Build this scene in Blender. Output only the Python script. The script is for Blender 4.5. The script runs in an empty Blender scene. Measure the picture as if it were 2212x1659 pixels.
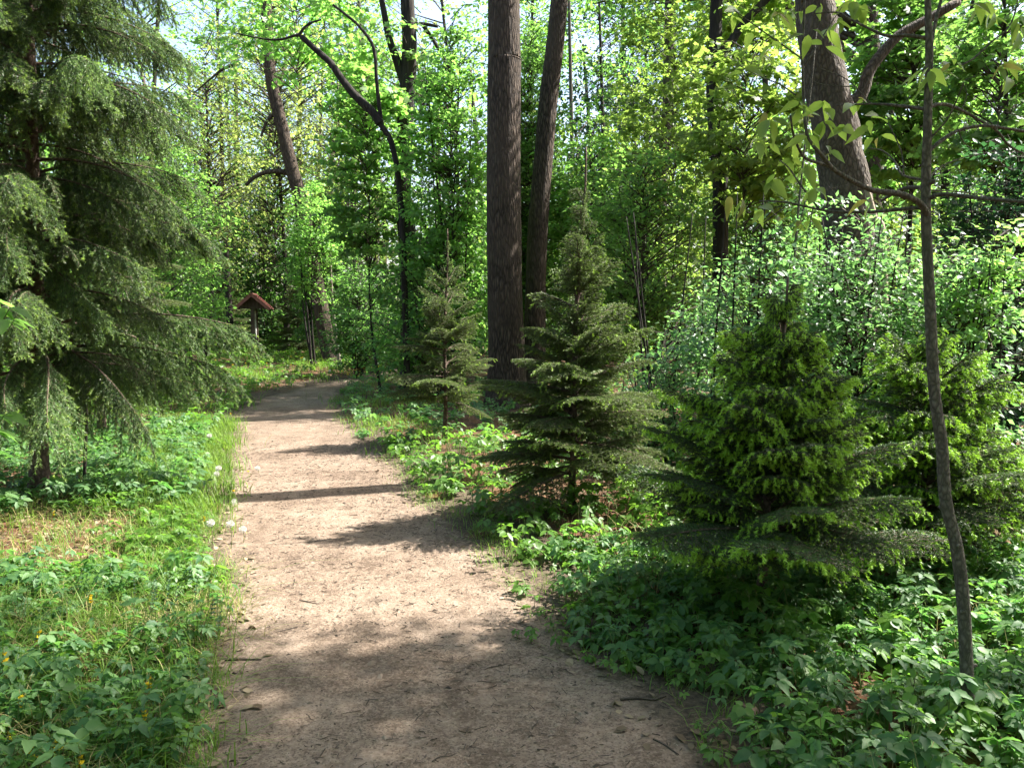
import bpy, math
import numpy as np
from mathutils import Vector

# ------------------------------------------------------------------ camera, sky, sun, exposure
sc = bpy.context.scene
col = sc.collection
CAM_H, FPX, PITCH = 1.6, 804.0, math.radians(4.84)
cam_d = bpy.data.cameras.new('camera')
cam = bpy.data.objects.new('camera', cam_d)
col.objects.link(cam)
cam.location = (0, 0, CAM_H)
cam.rotation_euler = (math.radians(90) - PITCH, 0, 0)
cam_d.sensor_width = 36.0
cam_d.lens = 36.0 * FPX / 1024.0
cam_d.clip_end = 2000
sc.camera = cam

SUN_EL = math.radians(50)
AZ = np.array([0.948, 0.318]); AZ /= np.linalg.norm(AZ)
SUN = np.array([AZ[0] * math.cos(SUN_EL), AZ[1] * math.cos(SUN_EL), math.sin(SUN_EL)])
world = bpy.data.worlds.new('World')
sc.world = world
world.use_nodes = True
wn = world.node_tree
sky = wn.nodes.new('ShaderNodeTexSky')
sky.sky_type = 'NISHITA'
sky.sun_disc = False
sky.sun_elevation = SUN_EL
sky.sun_rotation = math.atan2(AZ[0], AZ[1])
sky.air_density = 1.15
sky.dust_density = 3.0
sky.ozone_density = 1.0
bg = wn.nodes['Background']
bg.inputs['Strength'].default_value = 0.095
wn.links.new(sky.outputs[0], bg.inputs[0])
sl = bpy.data.lights.new('sun', 'SUN')
sl.energy = 5.0
sl.angle = math.radians(0.53)
sl.color = (1.0, 0.965, 0.90)
so = bpy.data.objects.new('sun', sl)
col.objects.link(so)
so.location = tuple(SUN * 60)
so.rotation_euler = Vector(SUN).to_track_quat('Z', 'Y').to_euler()
sc.view_settings.view_transform = 'Standard'
sc.view_settings.look = 'None'
sc.view_settings.gamma = 1
sc.view_settings.use_curve_mapping = False
sc.view_settings.exposure = 2.25
sc.render.engine = 'CYCLES'
cy = sc.cycles
cy.max_bounces = 6
cy.diffuse_bounces = 3
cy.use_adaptive_sampling = True
cy.adaptive_threshold = .02
cy.glossy_bounces = 2
cy.transmission_bounces = 4
cy.transparent_max_bounces = 4
cy.sample_clamp_indirect = 6
cy.use_denoising = True
cy.caustics_reflective = False
cy.caustics_refractive = False

# ------------------------------------------------------------------ helpers
K = 1024.0 / 2212.0
rng = np.random.default_rng(11)


def ray(u, v):
    a = (u * K - 512) / FPX
    b = (383.5 - v * K) / FPX
    return np.array([a, math.cos(PITCH) + b * math.sin(PITCH), -math.sin(PITCH) + b * math.cos(PITCH)])


def at(u, v, y):
    d = ray(u, v)
    return np.array([0, 0, CAM_H]) + d * (y / d[1])


def gnd(u, v, z=0.0):
    d = ray(u, v)
    return np.array([0, 0, CAM_H]) + d * ((z - CAM_H) / d[2])


def mpd(y):
    """metres per picture unit at depth y"""
    return K / FPX * y


def nrm(a):
    return a / np.maximum(np.linalg.norm(a, axis=-1, keepdims=True), 1e-9)


def noise2(x, y, s=0.0):
    x = np.asarray(x, float); y = np.asarray(y, float)
    r = np.zeros(np.broadcast(x, y).shape)
    for i, (fx, fy, a) in enumerate([(1.0, .35, 1), (-.6, 1.1, .9), (1.9, 1.3, .55), (-2.3, 1.7, .5), (3.7, -2.9, .3), (5.3, 4.1, .22)]):
        r = r + a * np.sin(fx * x + fy * y + s * (1.7 + i) + i * 2.1)
    return r / 2.2


# path edges, read off the photograph on the ground plane
EL = [(440, 1700), (478, 1620), (500, 1400), (505, 1250), (505, 1180), (490, 1085), (515, 1010), (512, 945), (525, 895), (580, 858), (660, 838)]
ER = [(1620, 1700), (1500, 1600), (1330, 1440), (1190, 1330), (1085, 1200), (985, 1140), (890, 1062), (815, 990), (745, 925), (715, 885), (722, 838)]
gl = np.array([gnd(*p)[:2] for p in EL]); gr = np.array([gnd(*p)[:2] for p in ER])
PLx = np.concatenate([[gl[0, 0] + 0.9, gl[0, 0] + .5], gl[:, 0], [gl[-1, 0] + .4, gl[-1, 0] + 1.4, gl[-1, 0] + 3.5]])
PLy = np.concatenate([[-6, 0], gl[:, 1], [21, 25, 30]])
gr[:, 0] -= np.interp(gr[:, 1], [2, 6, 9], [.06, .08, 0])
PRx = np.concatenate([[gr[0, 0] + 0.6, gr[0, 0] + .1], gr[:, 0], [gr[-1, 0] + .4, gr[-1, 0] + 1.5, gr[-1, 0] + 3.6]])
PRy = np.concatenate([[-6, 0], gr[:, 1], [21, 25, 30]])


def path_l(y):
    return np.interp(y, PLy, PLx)


def path_r(y):
    return np.interp(y, PRy, PRx)


def gz(x, y):
    """height of the ground"""
    x = np.asarray(x, float); y = np.asarray(y, float)
    d = np.maximum(np.maximum(path_l(y) - x, x - path_r(y)), 0)
    m = np.clip(d / 1.2, 0, 1); m = m * m * (3 - 2 * m)
    far = np.clip((y - 15) / 12, 0, 1)
    return m * (0.05 + 0.04 * noise2(x * .8, y * .8)) + m * far * .12 + .008 * noise2(x * 1.7, y * 1.7, 3)


class MB:
    def __init__(self):
        self.V = []; self.F = []; self.M = []; self.A = []; self.n = 0

    def add(self, V, F, mat=0, attr=0.0):
        V = np.asarray(V, float).reshape(-1, 3); F = np.asarray(F, int).reshape(-1, 3)
        if len(F) == 0:
            return
        self.V.append(V); self.F.append(F + self.n); self.n += len(V)
        self.M.append(np.full(len(F), mat)); self.A.append(np.broadcast_to(np.asarray(attr, float), (len(V),)))

    def mesh(self, name, mats, smooth=True):
        me = bpy.data.meshes.new(name)
        V = np.concatenate(self.V); F = np.concatenate(self.F)
        me.vertices.add(len(V)); me.vertices.foreach_set('co', V.astype(np.float32).ravel())
        me.loops.add(F.size); me.loops.foreach_set('vertex_index', F.astype(np.int32).ravel())
        me.polygons.add(len(F)); me.polygons.foreach_set('loop_start', np.arange(0, F.size, 3, dtype=np.int32))
        me.polygons.foreach_set('material_index', np.concatenate(self.M).astype(np.int32))
        me.polygons.foreach_set('use_smooth', np.full(len(F), smooth))
        at_ = me.attributes.new('tip', 'FLOAT', 'POINT')
        at_.data.foreach_set('value', np.concatenate(self.A).astype(np.float32))
        for m in mats:
            me.materials.append(m)
        me.update(calc_edges=True)
        return me

    def build(self, name, mats, parent=None, smooth=True):
        return link(name, self.mesh(name, mats, smooth), parent)


def link(name, me, parent=None):
    o = bpy.data.objects.new(name, me)
    col.objects.link(o)
    if parent is not None:
        o.parent = parent
    return o


def tag(o, label, cat=None, group=None, kind=None):
    o['label'] = label
    if cat: o['category'] = cat
    if group: o['group'] = group
    if kind: o['kind'] = kind
    return o


def thing(name, label, cat, loc=(0, 0, 0), rz=0.0, group=None):
    o = link(name, None)
    o.location = tuple(loc); o.rotation_euler = (0, 0, rz)
    o.empty_display_size = .2
    return tag(o, label, cat, group)


def frames(x, n):
    x = nrm(x); y = nrm(np.cross(n, x)); z = np.cross(x, y)
    return np.stack([x, y, z], -1)


def scatter(mb, T, pos, R, s, mat=0, attr=0.0):
    V, F = T
    n = len(pos)
    if n == 0:
        return
    s = np.broadcast_to(np.asarray(s, float), (n,))
    W = np.einsum('nij,kj->nki', R, V) * s[:, None, None] + pos[:, None, :]
    FF = F[None] + (np.arange(n) * len(V))[:, None, None]
    a = np.broadcast_to(np.asarray(attr, float), (n,)) if np.ndim(attr) else np.full(n, float(attr))
    mb.add(W.reshape(-1, 3), FF.reshape(-1, 3), mat, np.repeat(a, len(V)))


def sticks(mb, p0, p1, r0, r1, mat=0, attr=0.0):
    p0 = np.asarray(p0, float).reshape(-1, 3); p1 = np.asarray(p1, float).reshape(-1, 3)
    n = len(p0)
    if n == 0:
        return
    d = nrm(p1 - p0)
    up = np.where(np.abs(d[:, 2:3]) > .9, [[1., 0, 0]], [[0, 0, 1.]])
    a = nrm(np.cross(d, up)); b = np.cross(d, a)
    r0 = np.broadcast_to(np.asarray(r0, float), (n,))[:, None]; r1 = np.broadcast_to(np.asarray(r1, float), (n,))[:, None]
    ring = []
    for k in range(3):
        c, s = math.cos(k * 2.0944), math.sin(k * 2.0944)
        ring.append((a * c + b * s))
    V = np.stack([p0 + q * r0 for q in ring] + [p1 + q * r1 for q in ring], 1)
    F = np.array([[0, 1, 4], [0, 4, 3], [1, 2, 5], [1, 5, 4], [2, 0, 3], [2, 3, 5]])
    FF = F[None] + (np.arange(n) * 6)[:, None, None]
    mb.add(V.reshape(-1, 3), FF.reshape(-1, 3), mat, attr)


def smooth_line(P, n):
    """Catmull-Rom through the points"""
    P = np.asarray(P, float)
    if len(P) < 3:
        t = np.linspace(0, 1, n)[:, None]
        return P[0] * (1 - t) + P[-1] * t
    Q = np.vstack([2 * P[0] - P[1], P, 2 * P[-1] - P[-2]])
    t = np.linspace(0, len(P) - 1 - 1e-6, n); i = t.astype(int); f = (t - i)[:, None]
    a, b, c, d = Q[i], Q[i + 1], Q[i + 2], Q[i + 3]
    return .5 * (2 * b + (c - a) * f + (2 * a - 5 * b + 4 * c - d) * f ** 2 + (3 * b - a - 3 * c + d) * f ** 3)


def tube(mb, P, r, sides=8, mat=0, attr=0.0, rough=0.0, seed=0):
    P = np.asarray(P, float); n = len(P)
    r = np.broadcast_to(np.asarray(r, float), (n,)) if np.ndim(r) else np.full(n, float(r))
    d = nrm(np.gradient(P, axis=0))
    ref = np.array([1., 0, 0]) if abs(d[0, 0]) < .8 else np.array([0, 1., 0])
    a = nrm(np.cross(np.cross(d, ref), d)) if True else None
    b = np.cross(d, a)
    th = np.arange(sides) / sides * 2 * math.pi
    rad = np.repeat(r[:, None], sides, 1)
    if rough:
        zz = np.linspace(0, n * .35, n)[:, None]
        rad = rad * (1 + rough * noise2(np.cos(th)[None] * 2.2 + seed, np.sin(th)[None] * 2.2 + zz, seed))
    V = P[:, None] + rad[..., None] * (a[:, None] * np.cos(th)[None, :, None] + b[:, None] * np.sin(th)[None, :, None])
    i = np.arange(n - 1)[:, None] * sides; j = np.arange(sides)[None]; k = (j + 1) % sides
    F = np.concatenate([np.stack([i + j, i + k, i + sides + k], -1).reshape(-1, 3), np.stack([i + j, i + sides + k, i + sides + j], -1).reshape(-1, 3)])
    V = V.reshape(-1, 3)
    cap = len(V)
    V = np.vstack([V, P[-1:]])
    F = np.vstack([F, np.stack([np.full(sides, cap), (n - 1) * sides + np.arange(sides), (n - 1) * sides + (np.arange(sides) + 1) % sides], -1)[:, [0, 1, 2]]])
    mb.add(V, F, mat, attr)


def box(mb, c, s, mat=0, R=None):
    x, y, z = np.array(s) / 2
    V = np.array([[-x, -y, -z], [x, -y, -z], [x, y, -z], [-x, y, -z], [-x, -y, z], [x, -y, z], [x, y, z], [-x, y, z]])
    if R is not None:
        V = V @ np.asarray(R).T
    F = [[0, 2, 1], [0, 3, 2], [4, 5, 6], [4, 6, 7], [0, 1, 5], [0, 5, 4], [1, 2, 6], [1, 6, 5], [2, 3, 7], [2, 7, 6], [3, 0, 4], [3, 4, 7]]
    mb.add(V + np.asarray(c), F, mat)


# leaf shapes: x runs along the leaf, z is its face
def leaf_diamond(w=.62):
    return (np.array([[0, 0, 0], [.42, w / 2, .07], [1, 0, -.08], [.42, -w / 2, .07]]), np.array([[0, 2, 1], [0, 3, 2]]))


def leaf_ovate(w=.5, curl=.18):
    xs = [0, .18, .4, .62, .82, 1.0]; ws = [0, .72, 1, .8, .42, 0]
    mid = [[x, 0, -curl * x * x] for x in xs]
    L = [[x - .03, w / 2 * q, .09 * q - curl * x * x] for x, q in zip(xs[1:-1], ws[1:-1])]
    Rr = [[x - .03, -w / 2 * q, .09 * q - curl * x * x] for x, q in zip(xs[1:-1], ws[1:-1])]
    V = np.array(mid + L + Rr)
    F = []
    for k, o in ((1, 6), (-1, 10)):
        t = [[0, 1, o], [1, 2, o + 1], [1, o + 1, o], [2, 3, o + 2], [2, o + 2, o + 1], [3, 4, o + 3], [3, o + 3, o + 2], [4, 5, o + 3]]
        F += t if k > 0 else [f[::-1] for f in t]
    return (V, np.array(F))


def leaf_toothed(w=.58, curl=.2):
    """ovate with coarse teeth"""
    side = [(.08, .5), (.26, .98), (.36, .82), (.54, .92), (.64, .6), (.82, .42)]
    V = [[0, 0, 0]]
    for x in (.3, .6, 1.0):
        V.append([x, 0, -curl * x * x])
    L0 = len(V)
    for s in (1, -1):
        for x, q in side:
            V.append([x, s * w / 2 * q, .1 * q - curl * x * x])
    m = len(side); F = []
    for s, o in ((1, L0), (-1, L0 + m)):
        t = []
        hub = [0, 1, 1, 2, 2]
        for i in range(m - 1):
            t.append([hub[i], o + i + 1, o + i])
        t += [[0, 1, o + 1], [1, 2, o + 3], [2, 3, o + m - 1]]
        F += [f if s > 0 else f[::-1] for f in t]
    return (np.array(V), np.array(F))


def leaf_maple():
    pts = [(-.02, -.16), (.06, -.5), (.27, -.36), (.40, -.62), (.58, -.26), (1.0, 0), (.58, .26), (.40, .62), (.27, .36), (.06, .5), (-.02, .16)]
    V = [[.22, 0, .05]] + [[x, y, .05 - .22 * (y * y) - .12 * x * x] for x, y in pts]
    n = len(pts)
    return (np.array(V), np.array([[0, i + 1, i + 2] for i in range(n - 1)]))


def leaf_six(w=.55, curl=.15):
    """small pointed leaf folded along its midrib, six faces"""
    V = [[0, 0, 0], [.5, 0, -curl * .25], [1, 0, -curl], [.22, w * .42, .06], [.62, w * .44, .05 - curl * .38], [.22, -w * .42, .06], [.62, -w * .44, .05 - curl * .38]]
    return (np.array(V), np.array([[0, 1, 3], [1, 4, 3], [1, 2, 4], [0, 5, 1], [1, 5, 6], [1, 6, 2]]))


T_DIA, T_OVA, T_TOO, T_MAP = leaf_diamond(), leaf_ovate(), leaf_toothed(), leaf_maple()
T_ROUND = leaf_six(.8, .1)
T_SIX = leaf_six()
T_LONG = leaf_ovate(.36, .35)

# ------------------------------------------------------------------ materials


def new_mat(name):
    m = bpy.data.materials.new(name)
    m.use_nodes = True
    nt = m.node_tree
    return m, nt, nt.nodes['Principled BSDF'], nt.nodes['Material Output']


def rgb(c):
    return (c[0], c[1], c[2], 1)


def leaf_mat(name, ca, cb, tr, k=.42, rough=.45, spec=.35, tipc=None, objvar=.25):
    m, nt, p, out = new_mat(name)
    N, L = nt.nodes.new, nt.links.new
    geo = N('ShaderNodeNewGeometry'); oi = N('ShaderNodeObjectInfo')
    mix = N('ShaderNodeMix'); mix.data_type = 'RGBA'
    mix.inputs[6].default_value = rgb(ca); mix.inputs[7].default_value = rgb(cb)
    L(geo.outputs['Random Per Island'], mix.inputs[0])
    hsv = N('ShaderNodeHueSaturation')
    mr = N('ShaderNodeMapRange'); mr.inputs[3].default_value = 1 - objvar; mr.inputs[4].default_value = 1 + objvar
    L(oi.outputs['Random'], mr.inputs[0]); L(mr.outputs[0], hsv.inputs['Value'])
    L(mix.outputs[2], hsv.inputs['Color'])
    csrc = hsv.outputs[0]
    tm = N('ShaderNodeMix'); tm.data_type = 'RGBA'; tm.blend_type = 'MULTIPLY'; tm.inputs[0].default_value = 1
    tmul = [min(3.0, t / max(.5 * (a + b), 1e-4)) for t, a, b in zip(tr, ca, cb)]
    if tipc is not None:
        a = N('ShaderNodeAttribute'); a.attribute_name = 'tip'
        mt = N('ShaderNodeMix'); mt.data_type = 'RGBA'; mt.inputs[7].default_value = rgb(tipc)
        L(a.outputs['Fac'], mt.inputs[0]); L(csrc, mt.inputs[6]); csrc = mt.outputs[2]
    L(csrc, p.inputs['Base Color'])
    p.inputs['Roughness'].default_value = rough
    p.inputs['Specular IOR Level'].default_value = spec
    trn = N('ShaderNodeBsdfTranslucent')
    vm = N('ShaderNodeVectorMath'); vm.operation = 'MULTIPLY'; vm.inputs[1].default_value = tmul
    L(csrc, vm.inputs[0]); L(vm.outputs[0], trn.inputs[0])
    ms = N('ShaderNodeMixShader'); ms.inputs[0].default_value = k
    L(p.outputs[0], ms.inputs[1]); L(trn.outputs[0], ms.inputs[2]); L(ms.outputs[0], out.inputs[0])
    return m


def bark_mat(name, dark, light, sx=9.0, sz=1.4, bump=.6, dist=.03, rough=.9, moss=None):
    m, nt, p, out = new_mat(name)
    N, L = nt.nodes.new, nt.links.new
    tc = N('ShaderNodeTexCoord'); mp = N('ShaderNodeMapping')
    mp.inputs['Scale'].default_value = (sx, sx, sz)
    L(tc.outputs['Object'], mp.inputs[0])
    vo = N('ShaderNodeTexVoronoi'); vo.feature = 'DISTANCE_TO_EDGE'; vo.inputs['Scale'].default_value = 2.0
    no = N('ShaderNodeTexNoise'); no.inputs['Scale'].default_value = 2.2; no.inputs['Detail'].default_value = 7
    wob = N('ShaderNodeVectorMath'); wob.operation = 'MULTIPLY_ADD'; wob.inputs[1].default_value = (.5, .5, .5)
    L(mp.outputs[0], no.inputs['Vector']); L(no.outputs['Color'], wob.inputs[0]); L(mp.outputs[0], wob.inputs[2]); L(wob.outputs[0], vo.inputs['Vector'])
    mul = N('ShaderNodeMath'); mul.operation = 'MULTIPLY_ADD'; mul.inputs[1].default_value = 1.6
    mul.use_clamp = True
    sub = N('ShaderNodeMath'); sub.operation = 'MULTIPLY'; sub.inputs[1].default_value = .5
    L(no.outputs['Fac'], sub.inputs[0]); L(vo.outputs[0], mul.inputs[0]); L(sub.outputs[0], mul.inputs[2])
    cr = N('ShaderNodeValToRGB'); cr.color_ramp.elements[0].color = rgb(dark); cr.color_ramp.elements[1].color = rgb(light)
    cr.color_ramp.elements[0].position = .22; cr.color_ramp.elements[1].position = .85
    L(mul.outputs[0], cr.inputs[0])
    c = cr.outputs[0]
    big = N('ShaderNodeTexNoise'); big.inputs['Scale'].default_value = 1.3; big.inputs['Detail'].default_value = 4
    L(tc.outputs['Object'], big.inputs['Vector'])
    mr = N('ShaderNodeMapRange'); mr.inputs[1].default_value = .42; mr.inputs[2].default_value = .68
    L(big.outputs['Fac'], mr.inputs[0])
    mx = N('ShaderNodeMix'); mx.data_type = 'RGBA'
    mx.inputs[7].default_value = rgb(moss if moss else [x * .75 for x in light])
    sc_ = N('ShaderNodeMath'); sc_.operation = 'MULTIPLY'; sc_.inputs[1].default_value = .55
    L(mr.outputs[0], sc_.inputs[0]); L(sc_.outputs[0], mx.inputs[0]); L(c, mx.inputs[6])
    L(mx.outputs[2], p.inputs['Base Color'])
    p.inputs['Roughness'].default_value = rough; p.inputs['Specular IOR Level'].default_value = .2
    bp = N('ShaderNodeBump'); bp.inputs['Strength'].default_value = bump; bp.inputs['Distance'].default_value = dist
    L(mul.outputs[0], bp.inputs['Height']); L(bp.outputs[0], p.inputs['Normal'])
    return m


def plain_mat(name, a, b, scale=30, rough=.8, spec=.2, bump=0.0, stretch=(1, 1, 1)):
    m, nt, p, out = new_mat(name)
    N, L = nt.nodes.new, nt.links.new
    tc = N('ShaderNodeTexCoord'); mp = N('ShaderNodeMapping'); mp.inputs['Scale'].default_value = stretch
    no = N('ShaderNodeTexNoise'); no.inputs['Scale'].default_value = scale; no.inputs['Detail'].default_value = 5
    cr = N('ShaderNodeValToRGB'); cr.color_ramp.elements[0].color = rgb(a); cr.color_ramp.elements[1].color = rgb(b)
    cr.color_ramp.elements[0].position = .35; cr.color_ramp.elements[1].position = .68
    L(tc.outputs['Object'], mp.inputs[0]); L(mp.outputs[0], no.inputs['Vector']); L(no.outputs['Fac'], cr.inputs[0]); L(cr.outputs[0], p.inputs['Base Color'])
    p.inputs['Roughness'].default_value = rough; p.inputs['Specular IOR Level'].default_value = spec
    if bump:
        bp = N('ShaderNodeBump'); bp.inputs['Strength'].default_value = bump; bp.inputs['Distance'].default_value = .01
        L(no.outputs['Fac'], bp.inputs['Height']); L(bp.outputs[0], p.inputs['Normal'])
    return m


def island_mat(name, a, b, rough=.8, trans=0.0):
    m, nt, p, out = new_mat(name)
    N, L = nt.nodes.new, nt.links.new
    geo = N('ShaderNodeNewGeometry'); cr = N('ShaderNodeValToRGB')
    cr.color_ramp.elements[0].color = rgb(a); cr.color_ramp.elements[1].color = rgb(b)
    L(geo.outputs['Random Per Island'], cr.inputs[0]); L(cr.outputs[0], p.inputs['Base Color'])
    p.inputs['Roughness'].default_value = rough; p.inputs['Specular IOR Level'].default_value = .25
    if trans:
        t = N('ShaderNodeBsdfTranslucent'); ms = N('ShaderNodeMixShader'); ms.inputs[0].default_value = trans
        L(cr.outputs[0], t.inputs[0]); L(p.outputs[0], ms.inputs[1]); L(t.outputs[0], ms.inputs[2]); L(ms.outputs[0], out.inputs[0])
    return m


def ground_mat(name, cols, chips=(.42, .34, .26), chipamt=.5, bump=.5, fine=42.0, edge=None):
    m, nt, p, out = new_mat(name)
    N, L = nt.nodes.new, nt.links.new
    tc = N('ShaderNodeTexCoord')

    def noise(s, d=6):
        n = N('ShaderNodeTexNoise'); n.inputs['Scale'].default_value = s; n.inputs['Detail'].default_value = d
        n.inputs['Roughness'].default_value = .62
        L(tc.outputs['Object'], n.inputs['Vector']); return n
    n1, n2, n3 = noise(.9), noise(7.0), noise(fine, 8)
    add = N('ShaderNodeMath'); add.operation = 'MULTIPLY_ADD'; add.inputs[1].default_value = .45
    L(n1.outputs['Fac'], add.inputs[0])
    s2 = N('ShaderNodeMath'); s2.operation = 'MULTIPLY_ADD'; s2.inputs[1].default_value = .35
    s3 = N('ShaderNodeMath'); s3.operation = 'MULTIPLY'; s3.inputs[1].default_value = .35
    L(n2.outputs['Fac'], s2.inputs[0]); L(n3.outputs['Fac'], s3.inputs[0]); L(s3.outputs[0], s2.inputs[2]); L(s2.outputs[0], add.inputs[2])
    cr = N('ShaderNodeValToRGB')
    els = cr.color_ramp.elements
    els[0].position = .42; els[0].color = rgb(cols[0]); els[1].position = .7; els[1].color = rgb(cols[-1])
    for i, c in enumerate(cols[1:-1]):
        e = els.new(.42 + .28 * (i + 1) / (len(cols) - 1)); e.color = rgb(c)
    L(add.outputs[0], cr.inputs[0])
    vo = N('ShaderNodeTexVoronoi'); vo.inputs['Scale'].default_value = 95; vo.inputs['Randomness'].default_value = 1
    L(tc.outputs['Object'], vo.inputs['Vector'])
    sep = N('ShaderNodeSeparateColor'); L(vo.outputs['Color'], sep.inputs[0])
    gt = N('ShaderNodeMath'); gt.operation = 'GREATER_THAN'; gt.inputs[1].default_value = .82
    L(sep.outputs[0], gt.inputs[0])
    am = N('ShaderNodeMath'); am.operation = 'MULTIPLY'; am.inputs[1].default_value = chipamt; L(gt.outputs[0], am.inputs[0])
    mx = N('ShaderNodeMix'); mx.data_type = 'RGBA'; mx.inputs[7].default_value = rgb(chips)
    L(am.outputs[0], mx.inputs[0]); L(cr.outputs[0], mx.inputs[6])
    # dark crumbs of humus
    v2 = N('ShaderNodeTexVoronoi'); v2.inputs['Scale'].default_value = 150; L(tc.outputs['Object'], v2.inputs['Vector'])
    sp2 = N('ShaderNodeSeparateColor'); L(v2.outputs['Color'], sp2.inputs[0])
    n4 = noise(2.6, 5); th = N('ShaderNodeMath'); th.operation = 'MULTIPLY_ADD'; th.inputs[1].default_value = 1.3; L(n4.outputs['Fac'], th.inputs[0]); th.inputs[2].default_value = -.42
    lt_ = N('ShaderNodeMath'); lt_.operation = 'LESS_THAN'; L(sp2.outputs[0], lt_.inputs[0]); L(th.outputs[0], lt_.inputs[1])
    la = N('ShaderNodeMath'); la.operation = 'MULTIPLY'; la.inputs[1].default_value = .5; L(lt_.outputs[0], la.inputs[0])
    mx2 = N('ShaderNodeMix'); mx2.data_type = 'RGBA'; mx2.inputs[7].default_value = rgb([x * .8 for x in cols[0]]); L(la.outputs[0], mx2.inputs[0]); L(mx.outputs[2], mx2.inputs[6])
    fin = mx2.outputs[2]
    if edge is not None:
        a_ = N('ShaderNodeAttribute'); a_.attribute_name = 'tip'
        n5 = noise(16, 6); ad = N('ShaderNodeMath'); ad.operation = 'MULTIPLY_ADD'; ad.inputs[1].default_value = .9; L(n5.outputs['Fac'], ad.inputs[0])
        sb = N('ShaderNodeMath'); sb.operation = 'ADD'; sb.inputs[1].default_value = -.45; L(a_.outputs['Fac'], sb.inputs[0]); L(sb.outputs[0], ad.inputs[2])
        er = N('ShaderNodeMapRange'); er.inputs[1].default_value = .3; er.inputs[2].default_value = .7; L(ad.outputs[0], er.inputs[0])
        c2 = N('ShaderNodeValToRGB'); c2.color_ramp.elements[0].color = rgb(edge[0]); c2.color_ramp.elements[1].color = rgb(edge[1])
        c2.color_ramp.elements[0].position = .4; c2.color_ramp.elements[1].position = .65; L(n3.outputs['Fac'], c2.inputs[0])
        mx3 = N('ShaderNodeMix'); mx3.data_type = 'RGBA'; L(er.outputs[0], mx3.inputs[0]); L(c2.outputs[0], mx3.inputs[6]); L(fin, mx3.inputs[7]); fin = mx3.outputs[2]
    L(fin, p.inputs['Base Color'])
    p.inputs['Roughness'].default_value = .95; p.inputs['Specular IOR Level'].default_value = .12
    hh = N('ShaderNodeMath'); hh.operation = 'MULTIPLY_ADD'; hh.inputs[1].default_value = .3
    L(sep.outputs[1], hh.inputs[0]); L(add.outputs[0], hh.inputs[2])
    bp = N('ShaderNodeBump'); bp.inputs['Strength'].default_value = bump; bp.inputs['Distance'].default_value = .03
    L(hh.outputs[0], bp.inputs['Height']); L(bp.outputs[0], p.inputs['Normal'])
    return m


M = {}
M['soil'] = ground_mat('forest_soil', [(.035, .028, .02), (.07, .055, .036), (.11, .045, .022), (.06, .07, .025)], (.2, .15, .09), .5)
M['dirt'] = ground_mat('path_dirt', [(.066, .046, .033), (.132, .094, .067), (.205, .152, .112), (.26, .200, .152)], (.34, .26, .195), .3, .9, edge=[(.05, .038, .027), (.13, .098, .066)])
M['yellow'] = leaf_mat('maple_leaf_yellow', (.09, .155, .025), (.15, .215, .035), (.34, .51, .08), .55)
M['fresh'] = leaf_mat('spring_leaf_fresh', (.06, .135, .028), (.11, .19, .042), (.25, .49, .085), .58)
M['mid'] = leaf_mat('spring_leaf_mid', (.045, .11, .03), (.085, .165, .045), (.19, .42, .07), .55)
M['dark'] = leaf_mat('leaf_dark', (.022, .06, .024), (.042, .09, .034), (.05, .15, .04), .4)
M['pale'] = leaf_mat('leaf_pale', (.11, .15, .045), (.17, .20, .065), (.36, .46, .10), .5)
M['glossy'] = leaf_mat('shrub_leaf_glossy', (.055, .12, .048), (.125, .205, .088), (.19, .40, .10), .48, .45, .55)
M['cover'] = leaf_mat('ground_cover_leaf', (.04, .11, .034), (.115, .205, .065), (.17, .39, .07), .45, .55, .4, None, .1)
M['coverlime'] = leaf_mat('ground_cover_leaf_lime', (.06, .14, .02), (.10, .19, .03), (.2, .42, .04), .45, .45, .35)
M['grass'] = leaf_mat('grass_blade', (.06, .13, .018), (.12, .19, .03), (.22, .38, .04), .4, .5, .3)
M['straw'] = leaf_mat('dry_grass', (.25, .20, .08), (.36, .30, .14), (.4, .33, .14), .3, .6, .2)
M['needle'] = leaf_mat('spruce_needle', (.034, .07, .028), (.12, .18, .064), (.14, .25, .07), .32, .45, .42, (.28, .40, .06), .3)
M['needle2'] = leaf_mat('young_spruce_needle', (.06, .092, .03), (.125, .16, .055), (.13, .20, .05), .28, .5, .35, (.26, .38, .05), .25)
M['needle3'] = leaf_mat('bright_tip_spruce_needle', (.032, .068, .024), (.07, .11, .036), (.08, .14, .035), .25, .5, .35, (.27, .46, .04), .25)
M['sapleaf'] = leaf_mat('sapling_leaf', (.09, .15, .035), (.14, .21, .05), (.36, .50, .07), .58, .4, .4)
M['bronze'] = leaf_mat('sapling_leaf_bronze', (.15, .14, .04), (.19, .18, .05), (.42, .40, .08), .55, .4, .4)
M['bark'] = bark_mat('bark_ridged', (.016, .012, .009), (.105, .076, .055), 13.0, 2.4, 1.0, .03)
M['bark_grey'] = bark_mat('bark_plated', (.035, .028, .022), (.13, .105, .08), 13.0, 5.5, .8, .02)
M['bark_smooth'] = bark_mat('bark_smooth', (.05, .042, .034), (.12, .10, .08), 5.0, 2.0, .3, .01, moss=(.06, .07, .035))
M['bark_dark'] = bark_mat('bark_dark', (.012, .01, .008), (.045, .037, .03), 8.0, 1.4, .6, .02)
M['bark_pale'] = bark_mat('bark_pale', (.12, .10, .08), (.28, .24, .19), 6.0, 1.6, .4, .01)
M['bark_spruce'] = bark_mat('bark_spruce', (.05, .035, .026), (.15, .105, .08), 12.0, 8.0, .7, .012)
M['bark_sap'] = bark_mat('bark_sapling', (.055, .048, .038), (.16, .14, .11), 30.0, 16.0, .7, .006, moss=(.07, .075, .05))
M['twig'] = plain_mat('twig_wood', (.035, .026, .02), (.09, .07, .052), 40)
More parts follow.
